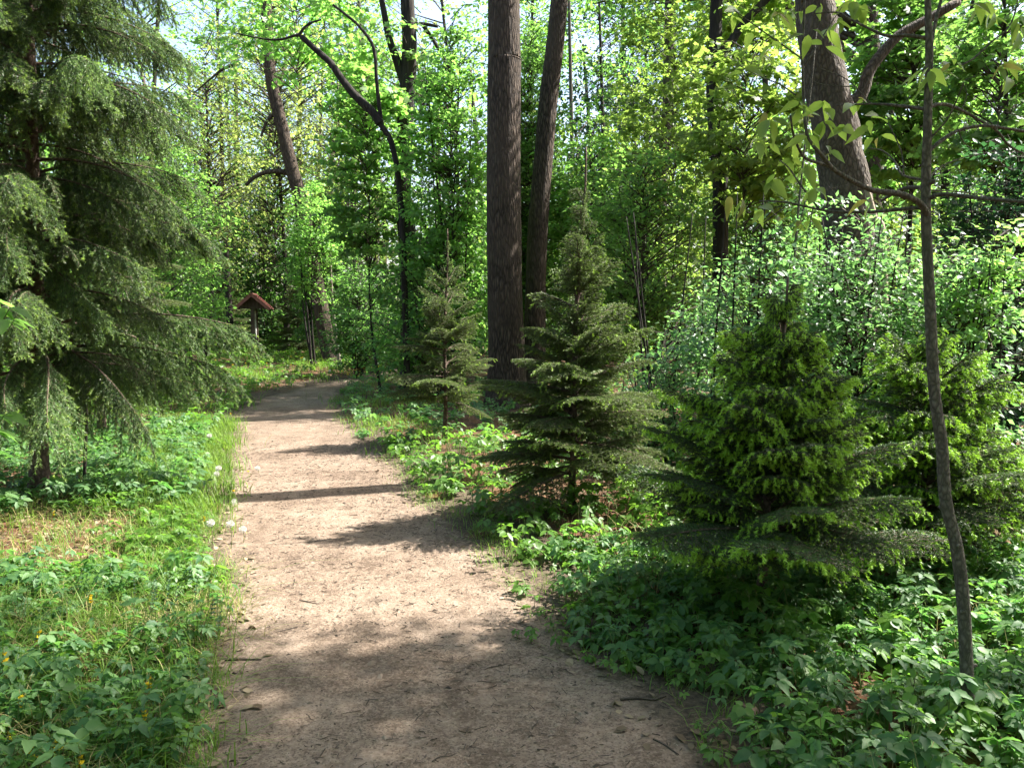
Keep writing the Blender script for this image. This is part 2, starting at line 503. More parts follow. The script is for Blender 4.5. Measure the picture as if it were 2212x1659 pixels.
M['stem'] = island_mat('green_stem', (.07, .12, .03), (.14, .15, .05), .6)
M['litter'] = island_mat('dead_leaf', (.09, .062, .036), (.30, .235, .15), .8, .15)
M['chip'] = island_mat('path_chip', (.05, .036, .026), (.26, .20, .15), .9)
M['post'] = plain_mat('weathered_post', (.045, .033, .024), (.10, .075, .055), 14, .8, .2, .4, (1, 1, .15))
M['roof'] = plain_mat('red_brown_roof', (.17, .07, .055), (.25, .105, .085), 10, .6, .3, .2, (1, 1, 1))
M['panel'] = plain_mat('grey_panel', (.45, .46, .45), (.55, .55, .53), 5, .5, .3)
M['gold'] = island_mat('yellow_petal', (.65, .42, .01), (.8, .62, .03), .6, .3)
M['puff'] = island_mat('seed_down', (.75, .73, .68), (.85, .83, .78), .8, .4)
M['snag'] = plain_mat('broken_pale_wood', (.22, .17, .12), (.42, .35, .26), 18, .8, .2, .5, (1, 1, .2))

# ------------------------------------------------------------------ ground and path


def sheet(name, xs, ys, zoff, mat, warp=None):
    X, Y = np.meshgrid(xs, ys)
    if warp is not None:
        X, Y = warp(X, Y)
    Z = gz(X, Y) + zoff
    V = np.stack([X, Y, Z], -1).reshape(-1, 3)
    nx, ny = len(xs), len(ys)
    i = (np.arange(ny - 1)[:, None] * nx + np.arange(nx - 1)[None]).ravel()
    F = np.concatenate([np.stack([i, i + 1, i + nx + 1], -1), np.stack([i, i + nx + 1, i + nx], -1)])
    mb = MB(); mb.add(V, F)
    return mb.build(name, [mat])


gx = np.concatenate([[-600, -300, -150, -80, -50], np.linspace(-30, 30, 131), [50, 80, 150, 300, 600]])
gy = np.concatenate([[-300, -150, -60, -30], np.linspace(-12, 45, 131), [60, 80, 150, 300, 900]])
tag(sheet('ground', gx, gy, 0.0, M['soil']), 'dark forest soil under the plants', None, None, 'structure')


def pwarp(T, Y):
    l = path_l(Y) - .5
    r = path_r(Y) + .55
    return l + (r - l) * T, Y


pth = sheet('path', np.linspace(0, 1, 60), np.concatenate([np.linspace(-6, 2, 20), np.linspace(2.05, 30, 420)]), .006, M['dirt'], pwarp)
# small lumps in the trodden earth
cs = np.empty(len(pth.data.vertices) * 3, np.float32); pth.data.vertices.foreach_get('co', cs); cs = cs.reshape(-1, 3)
ed = np.minimum(cs[:, 0] - path_l(cs[:, 1]), path_r(cs[:, 1]) - cs[:, 0]) + .09 * noise2(cs[:, 0] * 3, cs[:, 1] * 3, 8) + .05 * noise2(cs[:, 0] * 11, cs[:, 1] * 10, 3)
pth.data.attributes['tip'].data.foreach_set('value', np.clip((ed + .22) / .4, 0, 1).astype(np.float32))
cs[:, 2] += .004 * np.maximum(0, noise2(cs[:, 0] * 9, cs[:, 1] * 9)) + .003 * np.maximum(0, noise2(cs[:, 0] * 23, cs[:, 1] * 21, 4))
pth.data.vertices.foreach_set('co', cs.ravel()); pth.data.update()
tag(pth, 'trodden light brown earth path curving into the wood', None, None, 'structure')

def in_sun_gap(P):
    """clusters that leave the sunny stretch of path and verge open"""
    t = P[:, 2] / SUN[2]
    gx_ = P[:, 0] - SUN[0] * t; gy_ = P[:, 1] - SUN[1] * t
    line = 3.95 + .14 * gx_
    bad = (gx_ > -4.6) & (gx_ < .7) & (gy_ > line) & (gy_ < 9.6)
    bad |= (gx_ > -4.4) & (gx_ < -2.2) & (gy_ > 9) & (gy_ < 12.2)
    bad |= (gx_ > -9.5) & (gx_ < -4.6) & (gy_ > 19) & (gy_ < 26.5)
    t2 = (P[:, 2] - 2.0) / SUN[2]                       # the roof of the notice board
    bx, by = P[:, 0] - SUN[0] * t2, P[:, 1] - SUN[1] * t2
    bad |= (P[:, 2] > 2.2) & (bx > -10.2) & (bx < -8.2) & (by > 28) & (by < 31.5)
    for zt, zp, x0, x1, y0, y1 in ((5, 8.2, .8, 5, 11.5, 19), (4.5, 8.0, -6.5, -1.2, 14.5, 19.5), (4, 9, -1, 2, 14, 19), (2.2, 4.2, 1.0, 5.5, 6.4, 9.6)):
        t4 = (P[:, 2] - zt) / SUN[2]                    # light reaching the maples and shrubs in view
        bx, by = P[:, 0] - SUN[0] * t4, P[:, 1] - SUN[1] * t4
        bad |= (P[:, 2] > zp) & (bx > x0) & (bx < x1) & (by > y0) & (by < y1) & (noise2(bx * 1.3, by * 1.3, 3) > -.5)
    t3 = (P[:, 2] - 2.4) / SUN[2]                       # the sunny flank of the drooping spruce
    bx, by = P[:, 0] - SUN[0] * t3, P[:, 1] - SUN[1] * t3
    bad |= (P[:, 2] > 3) & (bx > -3.9) & (bx < -2.0) & (by > 5.6) & (by < 7.6)
    return ~bad


# ------------------------------------------------------------------ leafy crowns


def crown(mb, c, rx, ry, rz, ncl, nleaf, size, tmpl, flat=.3, mat=0, twig=1, rc=None, root=None, shell=.5, keep=None, droop=.15, twr=.006, spread=1.0):
    c = np.asarray(c, float)
    d = nrm(rng.normal(size=(ncl, 3)))
    rr = rng.uniform(shell ** 3, 1, ncl) ** (1 / 3.)
    wob = 1 + .36 * noise2(d[:, 0] * 3 + c[0], d[:, 2] * 3 + d[:, 1] * 2, c[1])
    P = c + d * (rr * wob)[:, None] * [rx, ry, rz]
    g = gz(P[:, 0], P[:, 1]) + .12
    P[:, 2] = np.maximum(P[:, 2], g + rng.uniform(0, .3, ncl))
    if keep is not None:
        P = P[keep(P)]
    n = len(P)
    if n == 0:
        return
    if rc is None:
        rc = np.clip(.30 * min(rx, ry, rz), .22, .75)
    if twig:
        ax = np.array(c if root is None else root, float)
        base = np.stack([np.full(n, ax[0]), np.full(n, ax[1]), np.clip(P[:, 2] - np.linalg.norm(P[:, :2] - ax[:2], axis=1) * rng.uniform(.35, .8, n), ax[2] - rz * 1.1, None)], -1)
        mid = base * .45 + P * .55 + rng.normal(size=(n, 3)) * .08 * rc / .4 + [0, 0, .06]
        sticks(mb, base, mid, twr * 2.2, twr * 1.3, twig); sticks(mb, mid, P, twr * 1.3, twr * .6, twig)
        for _ in range(2 if c[1] < 16 else 1):
            e = P + rng.normal(size=(n, 3)) * [rc, rc, rc * .4]
            sticks(mb, P, e, twr * .7, twr * .35, twig)
    k = rng.poisson(nleaf, n)
    ci = np.repeat(np.arange(n), k); m = len(ci)
    rcl = rc * rng.uniform(.6, 1.35, n) * spread
    q = rng.normal(size=(m, 3)) * [.55, .55, .55 * flat]
    out = nrm(P - c + [0, 0, .2])
    q[:, 2] -= droop * (q[:, 0] ** 2 + q[:, 1] ** 2)
    pos = P[ci] + q * rcl[ci][:, None]
    nr = nrm(np.array([0, 0, 1.0]) + .35 * out[ci] + rng.normal(size=(m, 3)) * .5)
    xd = nrm(q * [1, 1, .2] + out[ci] * .3 + rng.normal(size=(m, 3)) * .5 + [0, 0, -.25])
    scatter(mb, tmpl, pos, frames(xd, nr), size * (rng.uniform(.65, 1.25, n)[ci]) * rng.uniform(.6, 1.2, m), mat)


def leafy(name, label, cat, u, v0, v1, hw, y, leaf, bark='bark_dark', size=.1, tmpl=T_DIA, dens=1.0, group=None, deep=1.0, flat=.3, r=.05, trunk=True, stems=1, shell=.45, nleaf=34, rc=None, twr=.006, keep=in_sun_gap, crown_name='crown', parent=None):
    """a tree or shrub whose crown fills the given span of the picture at depth y"""
    pc = at(u, (v0 + v1) / 2, y)
    k = mpd(y)
    rx = hw * k; rz = abs(v1 - v0) / 2 * k; ry = rx * deep
    gx_, gy_ = pc[0], pc[1]
    base = np.array([gx_ + rng.uniform(-.2, .2) * rx, gy_, gz(gx_, gy_)])
    if parent is not None:
        base = np.array(parent.location); o = parent; trunk = False
    else:
        o = thing(name, label, cat, base, 0, group)
    vol = rx * ry * rz
    rcl = rc or float(np.clip(.30 * min(rx, ry, rz), .25, .75))
    ncl = int(max(14, dens * 1.25 * (rx * rz * 3.1 + .6 * ry * rz) / (rcl ** 2 * .55)))
    mb = MB()
    ctr = pc - base
    for s in range(stems):
        off = rng.uniform(-.35, .35, 2) * min(rx, 1.0) * (stems > 1)
        top = ctr + [off[0] * 2.2, off[1] * 2, rz * .75]
        if trunk:
            t = MB()
            P = smooth_line([np.array([off[0] * .3, off[1] * .3, -.1]), ctr * .5 * [1, 1, 1] + [off[0] + rng.normal() * .12, off[1], 0], top], 14)
            if base[2] + P[1, 2] < 50:
                tube(t, P, np.linspace(r * 1.15, r * .25, 14), 7, 0)
                t.build('trunk' if stems == 1 else 'stem', [M[bark]], o)
    kp = (lambda P: keep(P + base)) if keep else None
    old = mb
    # crown clusters are made in world space (for the ground test), then moved to the thing
    w = MB()
    crown(w, pc, rx, ry, rz, ncl, nleaf, size, tmpl, flat, 0, 1, rcl, pc, shell, keep, twr=twr)
    if w.n:
        w.V = [a - base for a in w.V]
        w.build(crown_name, [M[leaf], M['twig']], o)
    return o


# ------------------------------------------------------------------ tall trees with visible trunks
def px_tree(name, label, pts, y, r0, r1, bark, limbs=(), crownspec=(), sides=12, group=None, rough=.05, top=None, cat='tree', flare=1.35):
    """pts: trunk points in the picture, from the foot upwards"""
    foot = at(pts[0][0], pts[0][1], y)
    foot[2] = gz(foot[0], foot[1])
    o = thing(name, label, cat, foot, 0, group)
    W = [foot + [0, 0, -.15]] + [at(a, b, y) for a, b in pts[1:]]
    if top is not None:
        d = W[-1] - W[-2]; d = d / max(d[2], .01)
        W.append(W[-1] + np.array([d[0] * .8, d[1], 1]) * (top - W[-1][2]))
    W = np.array(W) - foot
    n = 60 if sides > 10 else 30
    P = smooth_line(W, n)
    t = np.linspace(0, 1, n)
    r = r0 * (1 - t) + r1 * t
    r = r * (1 + (flare - 1) * np.exp(-(P[:, 2]) / .35))
    mb = MB(); tube(mb, P, r, sides, 0, 0, rough, y)
    mb.build('trunk', [M[bark]], o)
    for L in limbs:
        ps, ra, rb = L[0], L[1], L[2]
        dy = np.linspace(0, L[3] if len(L) > 3 else 0, len(ps))
        Q = np.array([at(a, b, y + e) for (a, b), e in zip(ps, dy)]) - foot
        Q = smooth_line(Q, 22)
        b = MB(); tube(b, Q, np.linspace(ra, rb, 22), 7, 0, 0, .06, y)
        b.build('branch', [M[bark]], o)
    for cs_ in crownspec:
        (cx, cyy, cz, rx, ry, rz, ncl, nl, sz, tm, leaf) = cs_
        w = MB()
        cc = foot + P[-1] * [1, 1, 0] * 0 + [cx, cyy, cz]
        crown(w, cc, rx, ry, rz, ncl, nl, sz, tm, .3, 0, 1, None, foot + [P[-1][0], P[-1][1], cz], .3, in_sun_gap, twr=.012)
        if w.n:
            w.V = [a - foot for a in w.V]
            w.build('crown', [M[leaf], M['twig']], o)
    return o


px_tree('linden_tree', 'thick dark straight tree trunk with ridged bark rising behind young spruces',
        [(1096, 880), (1092, 700), (1088, 400), (1090, 150), (1088, 0)], 13.7, .315, .25, 'bark', top=15,
        crownspec=[(0, 0, 13.5, 3.2, 3.2, 3.5, 60, 30, .12, T_DIA, 'fresh')], sides=28, rough=.03)
px_tree('linden_tree', 'slimmer dark trunk leaning away beside the thick ridged trunk',
        [(1148, 800), (1155, 700), (1162, 500), (1182, 250), (1208, 0)], 16, .23, .15, 'bark', top=13,
        crownspec=[(.8, 0, 12.5, 2.6, 2.6, 2.5, 40, 30, .12, T_DIA, 'fresh')], sides=20)
T3 = px_tree('maple_tree', 'dark forked maple with layered leaves beyond the bend of the path',
        [(888, 790), (880, 520), (869, 430), (876, 250), (884, 100), (880, 0)], 17, .20, .13, 'bark_dark', top=11,
        limbs=[([(872, 175), (858, 133), (841, 85), (830, 28), (818, -30)], .10, .05),
               ([(880, 75), (893, 54), (912, 51), (946, 57)], .05, .03),
               ([(912, 52), (935, 85), (957, 122), (980, 159), (989, 185), (989, 255)], .045, .02),
               ([(872, 420), (895, 445), (915, 480), (925, 540)], .05, .025)])
T4 = px_tree('arching_maple', 'understorey maple with a long dark limb arching over the path',
        [(880, 780), (872, 560), (862, 400), (846, 310), (821, 266)], 15, .06, .05, 'bark_dark',
        limbs=[([(821, 266), (804, 241), (765, 204), (736, 167), (714, 136), (685, 110), (651, 79)], .085, .05),
               ([(651, 79), (640, 76), (606, 85), (570, 84), (512, 72)], .03, .012),
               ([(645, 78), (663, 54), (694, 42)], .03, .015),
               ([(826, 280), (818, 220), (813, 170), (807, 102), (776, 57), (750, 34), (719, 10)], .04, .022)])
T5 = px_tree('leaning_tree', 'grey rough trunk leaning beside the roofed notice post',
        [(722, 778), (705, 730), (690, 640), (668, 540), (650, 430), (632, 370), (615, 300), (592, 200), (578, 110), (575, 0)], 24, .24, .15, 'bark', top=13,
        limbs=[([(637, 380), (617, 371), (578, 371), (549, 383), (531, 400)], .09, .05), ([(597, 240), (575, 265), (562, 300)], .06, .03),
               ([(505, 140), (480, 150), (455, 170), (420, 200)], .05, .02)])
px_tree('leaning_birch', 'thin pale bare stem leaning next to the grey leaning trunk',
        [(735, 785), (728, 740), (722, 690), (716, 620), (712, 520)], 23, .06, .03, 'bark_pale', flare=1.1)
T7 = px_tree('pale_maple', 'pale smooth trunk among yellow-green maple leaves',
        [(1425, 700), (1430, 368), (1439, 283), (1444, 170), (1447, 28), (1450, -60)], 20, .15, .12, 'bark_smooth', top=12)
T8 = px_tree('crooked_maple', 'crooked dark trunk forking among yellow maple leaves',
        [(1556, 780), (1556, 420), (1552, 354), (1546, 283), (1541, 198), (1545, 100), (1546, 40), (1550, -30)], 14, .14, .10, 'bark_dark',
        limbs=[([(1548, 130), (1576, 94), (1611, 44), (1664, -10)], .09, .06), ([(1552, 340), (1575, 320), (1590, 318)], .03, .015)])
px_tree('old_tree', 'massive grey plated trunk with a long side limb behind the glossy shrubs',
        [(1838, 700), (1830, 486), (1810, 322), (1801, 264), (1785, 176), (1769, 88), (1762, 0), (1752, -100)], 8.75, .265, .17, 'bark_grey', top=9.5,
        limbs=[([(1812, 235), (1850, 215), (1866, 190), (1877, 155), (1904, 117), (1942, 76), (2000, 44), (2071, 3)], .075, .045)],
        crownspec=[(-2, .5, 10.5, 2.6, 2.6, 2, 30, 26, .11, T_DIA, 'fresh')], sides=28, rough=.07)
px_tree('dead_snag', 'pale broken dead stem standing against the massive grey trunk',
        [(1925, 700), (1905, 540), (1890, 480), (1878, 430), (1870, 400)], 8.1, .06, .022, 'snag', flare=1.0, cat='dead stem', sides=9)

# trees beyond the picture whose crowns shade the nearest ground


def shade_tree(name, label, foot, h, r, clusters, leaf, size=.12):
    foot = np.array([foot[0], foot[1], gz(*foot)])
    o = thing(name, label, 'tree', foot)
    mb = MB(); P = smooth_line([[0, 0, -.2], [.1, 0, h * .35], [-.1, .1, h * .7], [0, 0, h]], 30)
    tube(mb, P, np.linspace(r, r * .3, 30) * (1 + .35 * np.exp(-np.linspace(0, h, 30) / .4)), 16, 0, 0, .05)
    mb.build('trunk', [M['bark']], o)
    w = MB(); C = np.array(clusters)
    for c in C:
        d = np.array([foot[0], foot[1], max(c[2] - 2.2, 4)])
        Q = smooth_line([d, d * .5 + c * .5 + [0, 0, .5], c], 8)
        tube(w, Q, np.linspace(.05, .012, 8), 5, 1)
        crown(w, c, .8, .8, .35, 8, 20, size * 1.2, T_DIA, .35, 0, 1, .45, c, .2, in_sun_gap)
    w.V = [a - foot for a in w.V]
    w.build('crown', [M[leaf], M['twig']], o)
    return o


def shade_points(n, x0, x1, ymin, z0, z1, prob):
    out = []
    while len(out) < n:
        g = np.array([rng.uniform(x0, x1), rng.uniform(ymin, 5.8)])
        edge = 3.85 + .14 * g[0]
        if g[1] > edge and g[0] < .9: continue
        if g[1] > edge + 1.2: continue
        if noise2(g[0] * 1.1, g[1] * 1.5, 2.0) > prob: continue
        z = rng.uniform(z0, z1)
        out.append([g[0] + SUN[0] / SUN[2] * z, g[1] + SUN[1] / SUN[2] * z, z])
    return out


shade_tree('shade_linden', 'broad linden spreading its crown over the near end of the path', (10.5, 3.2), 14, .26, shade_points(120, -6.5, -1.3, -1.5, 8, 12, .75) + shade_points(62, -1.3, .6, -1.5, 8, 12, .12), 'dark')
shade_tree('shade_hornbeam', 'hornbeam with a high crown shading the leafy carpet', (8.6, 5.2), 12, .2, shade_points(6, .3, 4.2, .5, 6.5, 9.5, .0), 'fresh')

pts_ = []
while len(pts_) < 60:
    g = np.array([rng.uniform(-5.5, -1.0), rng.uniform(12.0, 18)])
    if noise2(g[0] * 1.1, g[1] * 1.1, 5) > .55: continue
    z = rng.uniform(8.5, 11.5)
    pts_.append([g[0] + SUN[0] / SUN[2] * z, g[1] + SUN[1] / SUN[2] * z, z])
shade_tree('shade_maple', 'tall maple hidden behind the glossy shrubs shading the far path', (7.2, 16.5), 13, .2, pts_, 'fresh', .13)

# ------------------------------------------------------------------ leafy background trees and shrubs
def L_(*a, **k):
    return leafy(*a, **k)


# crowns of the trees above
leafy('', '', '', 640, -150, 200, 165, 17.5, 'fresh', size=.13, tmpl=T_MAP, dens=.8, flat=.18, parent=T4)
leafy('', '', '', 790, 130, 400, 90, 16, 'fresh', size=.12, tmpl=T_MAP, dens=.45, flat=.18, parent=T4)
leafy('', '', '', 910, -140, 400, 160, 18.2, 'fresh', size=.13, tmpl=T_MAP, dens=.8, flat=.18, parent=T3)
leafy('', '', '', 1455, 10, 560, 130, 18, 'yellow', size=.13, tmpl=T_MAP, dens=.7, flat=.15, parent=T7)
leafy('', '', '', 1610, 70, 470, 125, 12.8, 'yellow', size=.115, tmpl=T_MAP, dens=.65, flat=.15, keep=in_sun_gap, parent=T8)
leafy('', '', '', 1630, -140, 130, 160, 15, 'yellow', size=.13, tmpl=T_MAP, dens=.8, flat=.15, parent=T8)
leafy('', '', '', 590, -60, 330, 110, 25, 'pale', size=.12, dens=.6, twr=.012, parent=T5)
leafy('bush_tree', 'fresh green bushy tree behind the drooping spruce trunk', 'tree', 60, 150, 830, 200, 12.5, 'fresh', size=.10, r=.07, dens=1.2)
leafy('bush_tree', 'sunlit yellow-green bush glowing through the drooping spruce boughs', 'tree', 300, 230, 820, 150, 14.5, 'fresh', size=.10, r=.06, dens=1.2)
leafy('light_tree', 'pale thin-leaved tree rising above the drooping spruce', 'tree', 130, -120, 300, 250, 22, 'fresh', size=.12, r=.15, dens=.6)
leafy('light_tree', 'sparse spring tree with bare twigs between spruce and leaning trunk', 'tree', 450, 90, 640, 110, 27, 'pale', size=.11, r=.1, dens=.9, twr=.012)
leafy('light_tree', 'thin yellowish tree behind the leaning grey trunk', 'tree', 590, 60, 560, 130, 33, 'pale', size=.13, r=.12, dens=.9, twr=.014)
leafy('light_tree', 'light green tree filling the gap behind the arching maple limb', 'tree', 730, 80, 560, 130, 30, 'pale', size=.13, r=.12, dens=1.0, twr=.014)
leafy('light_tree', 'light green treetop closing the sky above the notice post', 'tree', 470, -140, 260, 150, 30, 'fresh', size=.15, r=.12, dens=1.1, keep=None)
leafy('light_tree', 'light green treetop behind the arching maple limb', 'tree', 760, -120, 240, 160, 34, 'fresh', size=.16, r=.12, dens=1.1, keep=None)
leafy('light_tree', 'bright treetop seen between the two big trunks', 'tree', 1150, -140, 220, 120, 28, 'fresh', size=.15, r=.12, dens=1.2, keep=None)
leafy('light_tree', 'bright treetop beside the leaning dark trunk', 'tree', 1290, -140, 200, 110, 24, 'mid', size=.14, r=.1, dens=1.0)
leafy('hazel_shrub', 'dense green shrub behind the roofed notice post', 'shrub', 550, 400, 790, 130, 36, 'mid', size=.12, stems=3, r=.04, dens=1.5)
leafy('hazel_shrub', 'rounded green shrub leaning against the grey leaning trunk', 'shrub', 695, 420, 770, 65, 25.5, 'mid', size=.10, stems=3, r=.04, dens=1.3, keep=None)
leafy('hazel_shrub', 'low leafy bush at the end of the path beside the thin leaning birch', 'shrub', 770, 560, 810, 60, 20.5, 'mid', size=.09, stems=4, r=.02, dens=1.3, keep=None)
leafy('light_tree', 'feathery green tree standing between drooping spruce and notice post', 'tree', 370, 300, 780, 80, 24, 'fresh', size=.11, r=.06, dens=1.2, keep=None)
leafy('hazel_shrub', 'sprouting bush hiding part of the grey leaning trunk', 'shrub', 680, 400, 640, 60, 22.5, 'fresh', size=.10, stems=3, r=.03, dens=1.0, keep=None)
leafy('hazel_shrub', 'dark shrub at the foot of the leaning grey trunk', 'shrub', 790, 420, 800, 110, 22, 'mid', size=.11, stems=3, r=.04, dens=1.4)
leafy('understorey_maple', 'shadowed maple sapling under the forked trunk', 'tree', 800, 300, 640, 95, 16.6, 'fresh', size=.11, tmpl=T_MAP, r=.03, dens=.6, flat=.2)
leafy('hazel_bush', 'tall bright hazel with thin upright stems beside the thick ridged trunk', 'shrub', 975, 60, 720, 85, 15.2, 'fresh', size=.10, tmpl=T_SIX, stems=5, r=.025, dens=1.15)
leafy('hazel_bush', 'dark leafy bush behind the slender young spruce', 'shrub', 930, 480, 850, 140, 15.5, 'mid', size=.10, tmpl=T_DIA, stems=4, r=.025, dens=1.5)
leafy('hazel_bush', 'bright bush showing between the two big trunks', 'shrub', 1140, 100, 780, 80, 18.5, 'fresh', size=.11, stems=3, r=.03, dens=1.5)
leafy('hazel_bush', 'sunlit lime bush just past the leaning dark trunk', 'shrub', 1275, 260, 760, 115, 17.5, 'fresh', size=.11, tmpl=T_SIX, stems=4, r=.018, dens=1.15, keep=None)
leafy('hazel_bush', 'green bush beyond the tall leader of the greyish spruce', 'shrub', 1390, 340, 740, 120, 13, 'fresh', size=.09, stems=4, r=.016, dens=1.5, keep=None)
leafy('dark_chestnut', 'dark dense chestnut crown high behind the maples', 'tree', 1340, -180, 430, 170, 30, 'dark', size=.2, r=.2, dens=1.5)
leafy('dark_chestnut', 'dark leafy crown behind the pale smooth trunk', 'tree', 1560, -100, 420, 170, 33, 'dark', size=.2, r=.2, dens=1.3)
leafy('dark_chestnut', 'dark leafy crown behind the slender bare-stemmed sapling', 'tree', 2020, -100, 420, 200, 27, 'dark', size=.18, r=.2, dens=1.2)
leafy('green_maple', 'green maple behind the slender bare-stemmed sapling', 'tree', 1970, -80, 440, 120, 13, 'fresh', size=.12, tmpl=T_MAP, r=.06, dens=.85, flat=.2, keep=in_sun_gap)
leafy('green_maple', 'leafy maple crown overhanging the dark shrub beside the sapling', 'tree', 2160, -80, 400, 130, 10.5, 'fresh', size=.11, tmpl=T_MAP, r=.06, dens=.85, flat=.2, keep=in_sun_gap)
leafy('understorey_maple', 'slim young maple with thin sprays in front of the massive grey trunk', 'tree', 1760, 20, 420, 95, 8.0, 'yellow', size=.10, tmpl=T_MAP, r=.018, dens=.28, flat=.15, bark='bark_sap', rc=.3)
leafy('understorey_maple', 'green understorey bush between crooked maple and massive trunk', 'shrub', 1660, 220, 640, 120, 15, 'fresh', size=.10, r=.02, dens=1.4, stems=3, keep=None)
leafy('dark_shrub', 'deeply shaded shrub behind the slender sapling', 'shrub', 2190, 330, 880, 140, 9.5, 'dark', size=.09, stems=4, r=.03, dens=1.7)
leafy('dark_shrub', 'arching shrub with pointed pale leaves at the shaded edge', 'shrub', 2150, 460, 760, 70, 7.0, 'fresh', size=.085, tmpl=T_SIX, stems=4, r=.012, dens=.4)
leafy('glossy_shrub', 'small-leaved green shrub behind the leader of the greyish spruce', 'shrub', 1440, 400, 960, 125, 9.3, 'glossy', size=.068, stems=5, r=.02, dens=1.9, nleaf=38, rc=.3, twr=.004)
leafy('glossy_shrub', 'tall dense shrub with small glossy leaves behind the bright-tipped spruce', 'shrub', 1620, 350, 1010, 155, 8.4, 'glossy', size=.068, stems=6, r=.02, dens=1.9, nleaf=38, rc=.3, twr=.004)
leafy('glossy_shrub', 'shining white-green shrub in full sun beside the slender sapling', 'shrub', 1850, 400, 1020, 155, 7.4, 'glossy', size=.066, stems=6, r=.02, dens=1.9, nleaf=38, rc=.28, twr=.004)
leafy('glossy_shrub', 'sunlit glossy shrub partly hidden by the slender sapling', 'shrub', 2070, 500, 1040, 120, 7.2, 'glossy', size=.066, stems=5, r=.02, dens=1.9, nleaf=38, rc=.28, twr=.004)
leafy('low_shrub', 'low dark shrub between the greyish and the bright-tipped spruce', 'shrub', 1400, 780, 1020, 95, 8.2, 'mid', size=.06, stems=4, r=.015, dens=1.3, rc=.25)

for i in range(34):
    u = -60 + 2350 * (i + rng.uniform(-.35, .35)) / 33
    y = rng.uniform(19.5, 29) if u > 740 else rng.uniform(31, 37)
    leafy('understorey_bush', 'leafy understorey bush filling the wood between the farther trunks', 'shrub', u, rng.uniform(60, 420), 790, rng.uniform(80, 125), y, ['fresh', 'mid', 'fresh', 'yellow'][rng.integers(4)], size=.14, r=.03, stems=2, dens=.62, group='understorey bushes filling the wood', keep=None if y > 30 else in_sun_gap)

# random trunks of the deeper wood
deep = [(330, 24), (505, 38), (660, 36), (790, 31), (960, 28), (1015, 33), (1240, 26), (1300, 37), (1385, 31), (1500, 29), (1640, 24), (1695, 33), (1905, 20), (1985, 27), (2080, 22), (2175, 30), (40, 26), (230, 32), (420, 35)]
for i, (u, y) in enumerate(deep):
    g = at(u, 600, y)
    x = g[0]; h = rng.uniform(11, 15)
    f = np.array([x, y, gz(x, y)])
    o = thing('woodland_tree', 'slender dark trunk with a light spring crown deep in the wood', 'tree', f, 0, 'slender trees deep in the wood')
    mb = MB(); P = smooth_line([[0, 0, -.1], [rng.normal() * .3, 0, h * .4], [rng.normal() * .5, 0, h]], 18)
    tube(mb, P, np.linspace(.12, .045, 18) * rng.uniform(.8, 1.4), 8, 0, 0, .05)
    mb.build('trunk', [M['bark_dark'] if i % 3 else M['bark_smooth']], o)
    w = MB()
    crown(w, f + [0, 0, h * .6], rng.uniform(1.6, 2.6), 2, h * .42, 44, 24, .16, T_DIA, .3, 0, 1, None, None, .3, in_sun_gap, twr=.014)
    w.V = [a - f for a in w.V]
    w.build('crown', [M[['fresh', 'pale', 'mid'][i % 3]], M['twig']], o)

# the far wood, one mass
fw = MB()
for i in range(46):
    a = math.radians(-44 + 88 * (i + rng.uniform(-.3, .3)) / 45)
    y = rng.uniform(38, 58)
    if i % 2 and a < -.1: y = rng.uniform(36, 42)
    c = [math.tan(a) * y, y, rng.uniform(3.5, 5.5)]
    crown(fw, c, rng.uniform(2.4, 3.8), 2.5, rng.uniform(4.5, 6.5), 58, 22, .31, T_DIA, .4, 0, 2, .8, None, .3, None, twr=.02)
    if i % 3 == 0:
        crown(fw, [c[0] + 1, c[1] + 3, 10], 3, 3, 4.5, 34, 24, .27, T_DIA, .4, 1, 2, .8, None, .3, None, twr=.02)
    tube(fw, smooth_line([[c[0], c[1], -.2], [c[0] + rng.normal() * .4, c[1], 7], [c[0] + rng.normal() * .6, c[1], 14]], 8), np.linspace(.2, .08, 8), 6, 2)
tag(fw.build('far_wood', [M['fresh'], M['pale'], M['twig']]), 'far mass of spring trees closing the wood', 'trees', None, 'stuff')
bw = MB()  # unseen trees added behind and beside the camera to cut the sky light
for i in range(52):
    a = rng.uniform(math.radians(100), math.radians(440)); R_ = rng.uniform(7, 20)
    c = np.array([math.cos(a) * R_, math.sin(a) * R_, rng.uniform(4, 8)])
    if c[1] > -2 and not (c[0] < -c[1] * .75 - 5): continue
    crown(bw, c, 3.2, 3.2, rng.uniform(3.5, 5), 44, 18, .34, T_DIA, .4, int(rng.random() < .5), 2, .85, None, .2, in_sun_gap, twr=.02)
    tube(bw, smooth_line([[c[0], c[1], -.2], [c[0] + .3, c[1], 5], [c[0], c[1], 11]], 8), np.linspace(.2, .08, 8), 7, 2)
for cx, cy_, cz in [(-4, -2.5, 6.5), (0, -3, 7), (4, -3.5, 6), (-6, .5, 7), (-3, -6, 5), (3, -7, 5), (7, -5, 5), (-7, -4, 5), (0, -9, 5), (2.2, -1.6, 7.5), (-2.5, -.6, 7.5), (9, -2, 6)]:  # trunkless crowns added overhead, out of view, to hold back sky fill
    crown(bw, [cx, cy_, cz], 2.4, 2.2, 1.6, 40, 22, .25, T_DIA, .4, 0, 2, .8, None, .1, in_sun_gap, twr=.015)
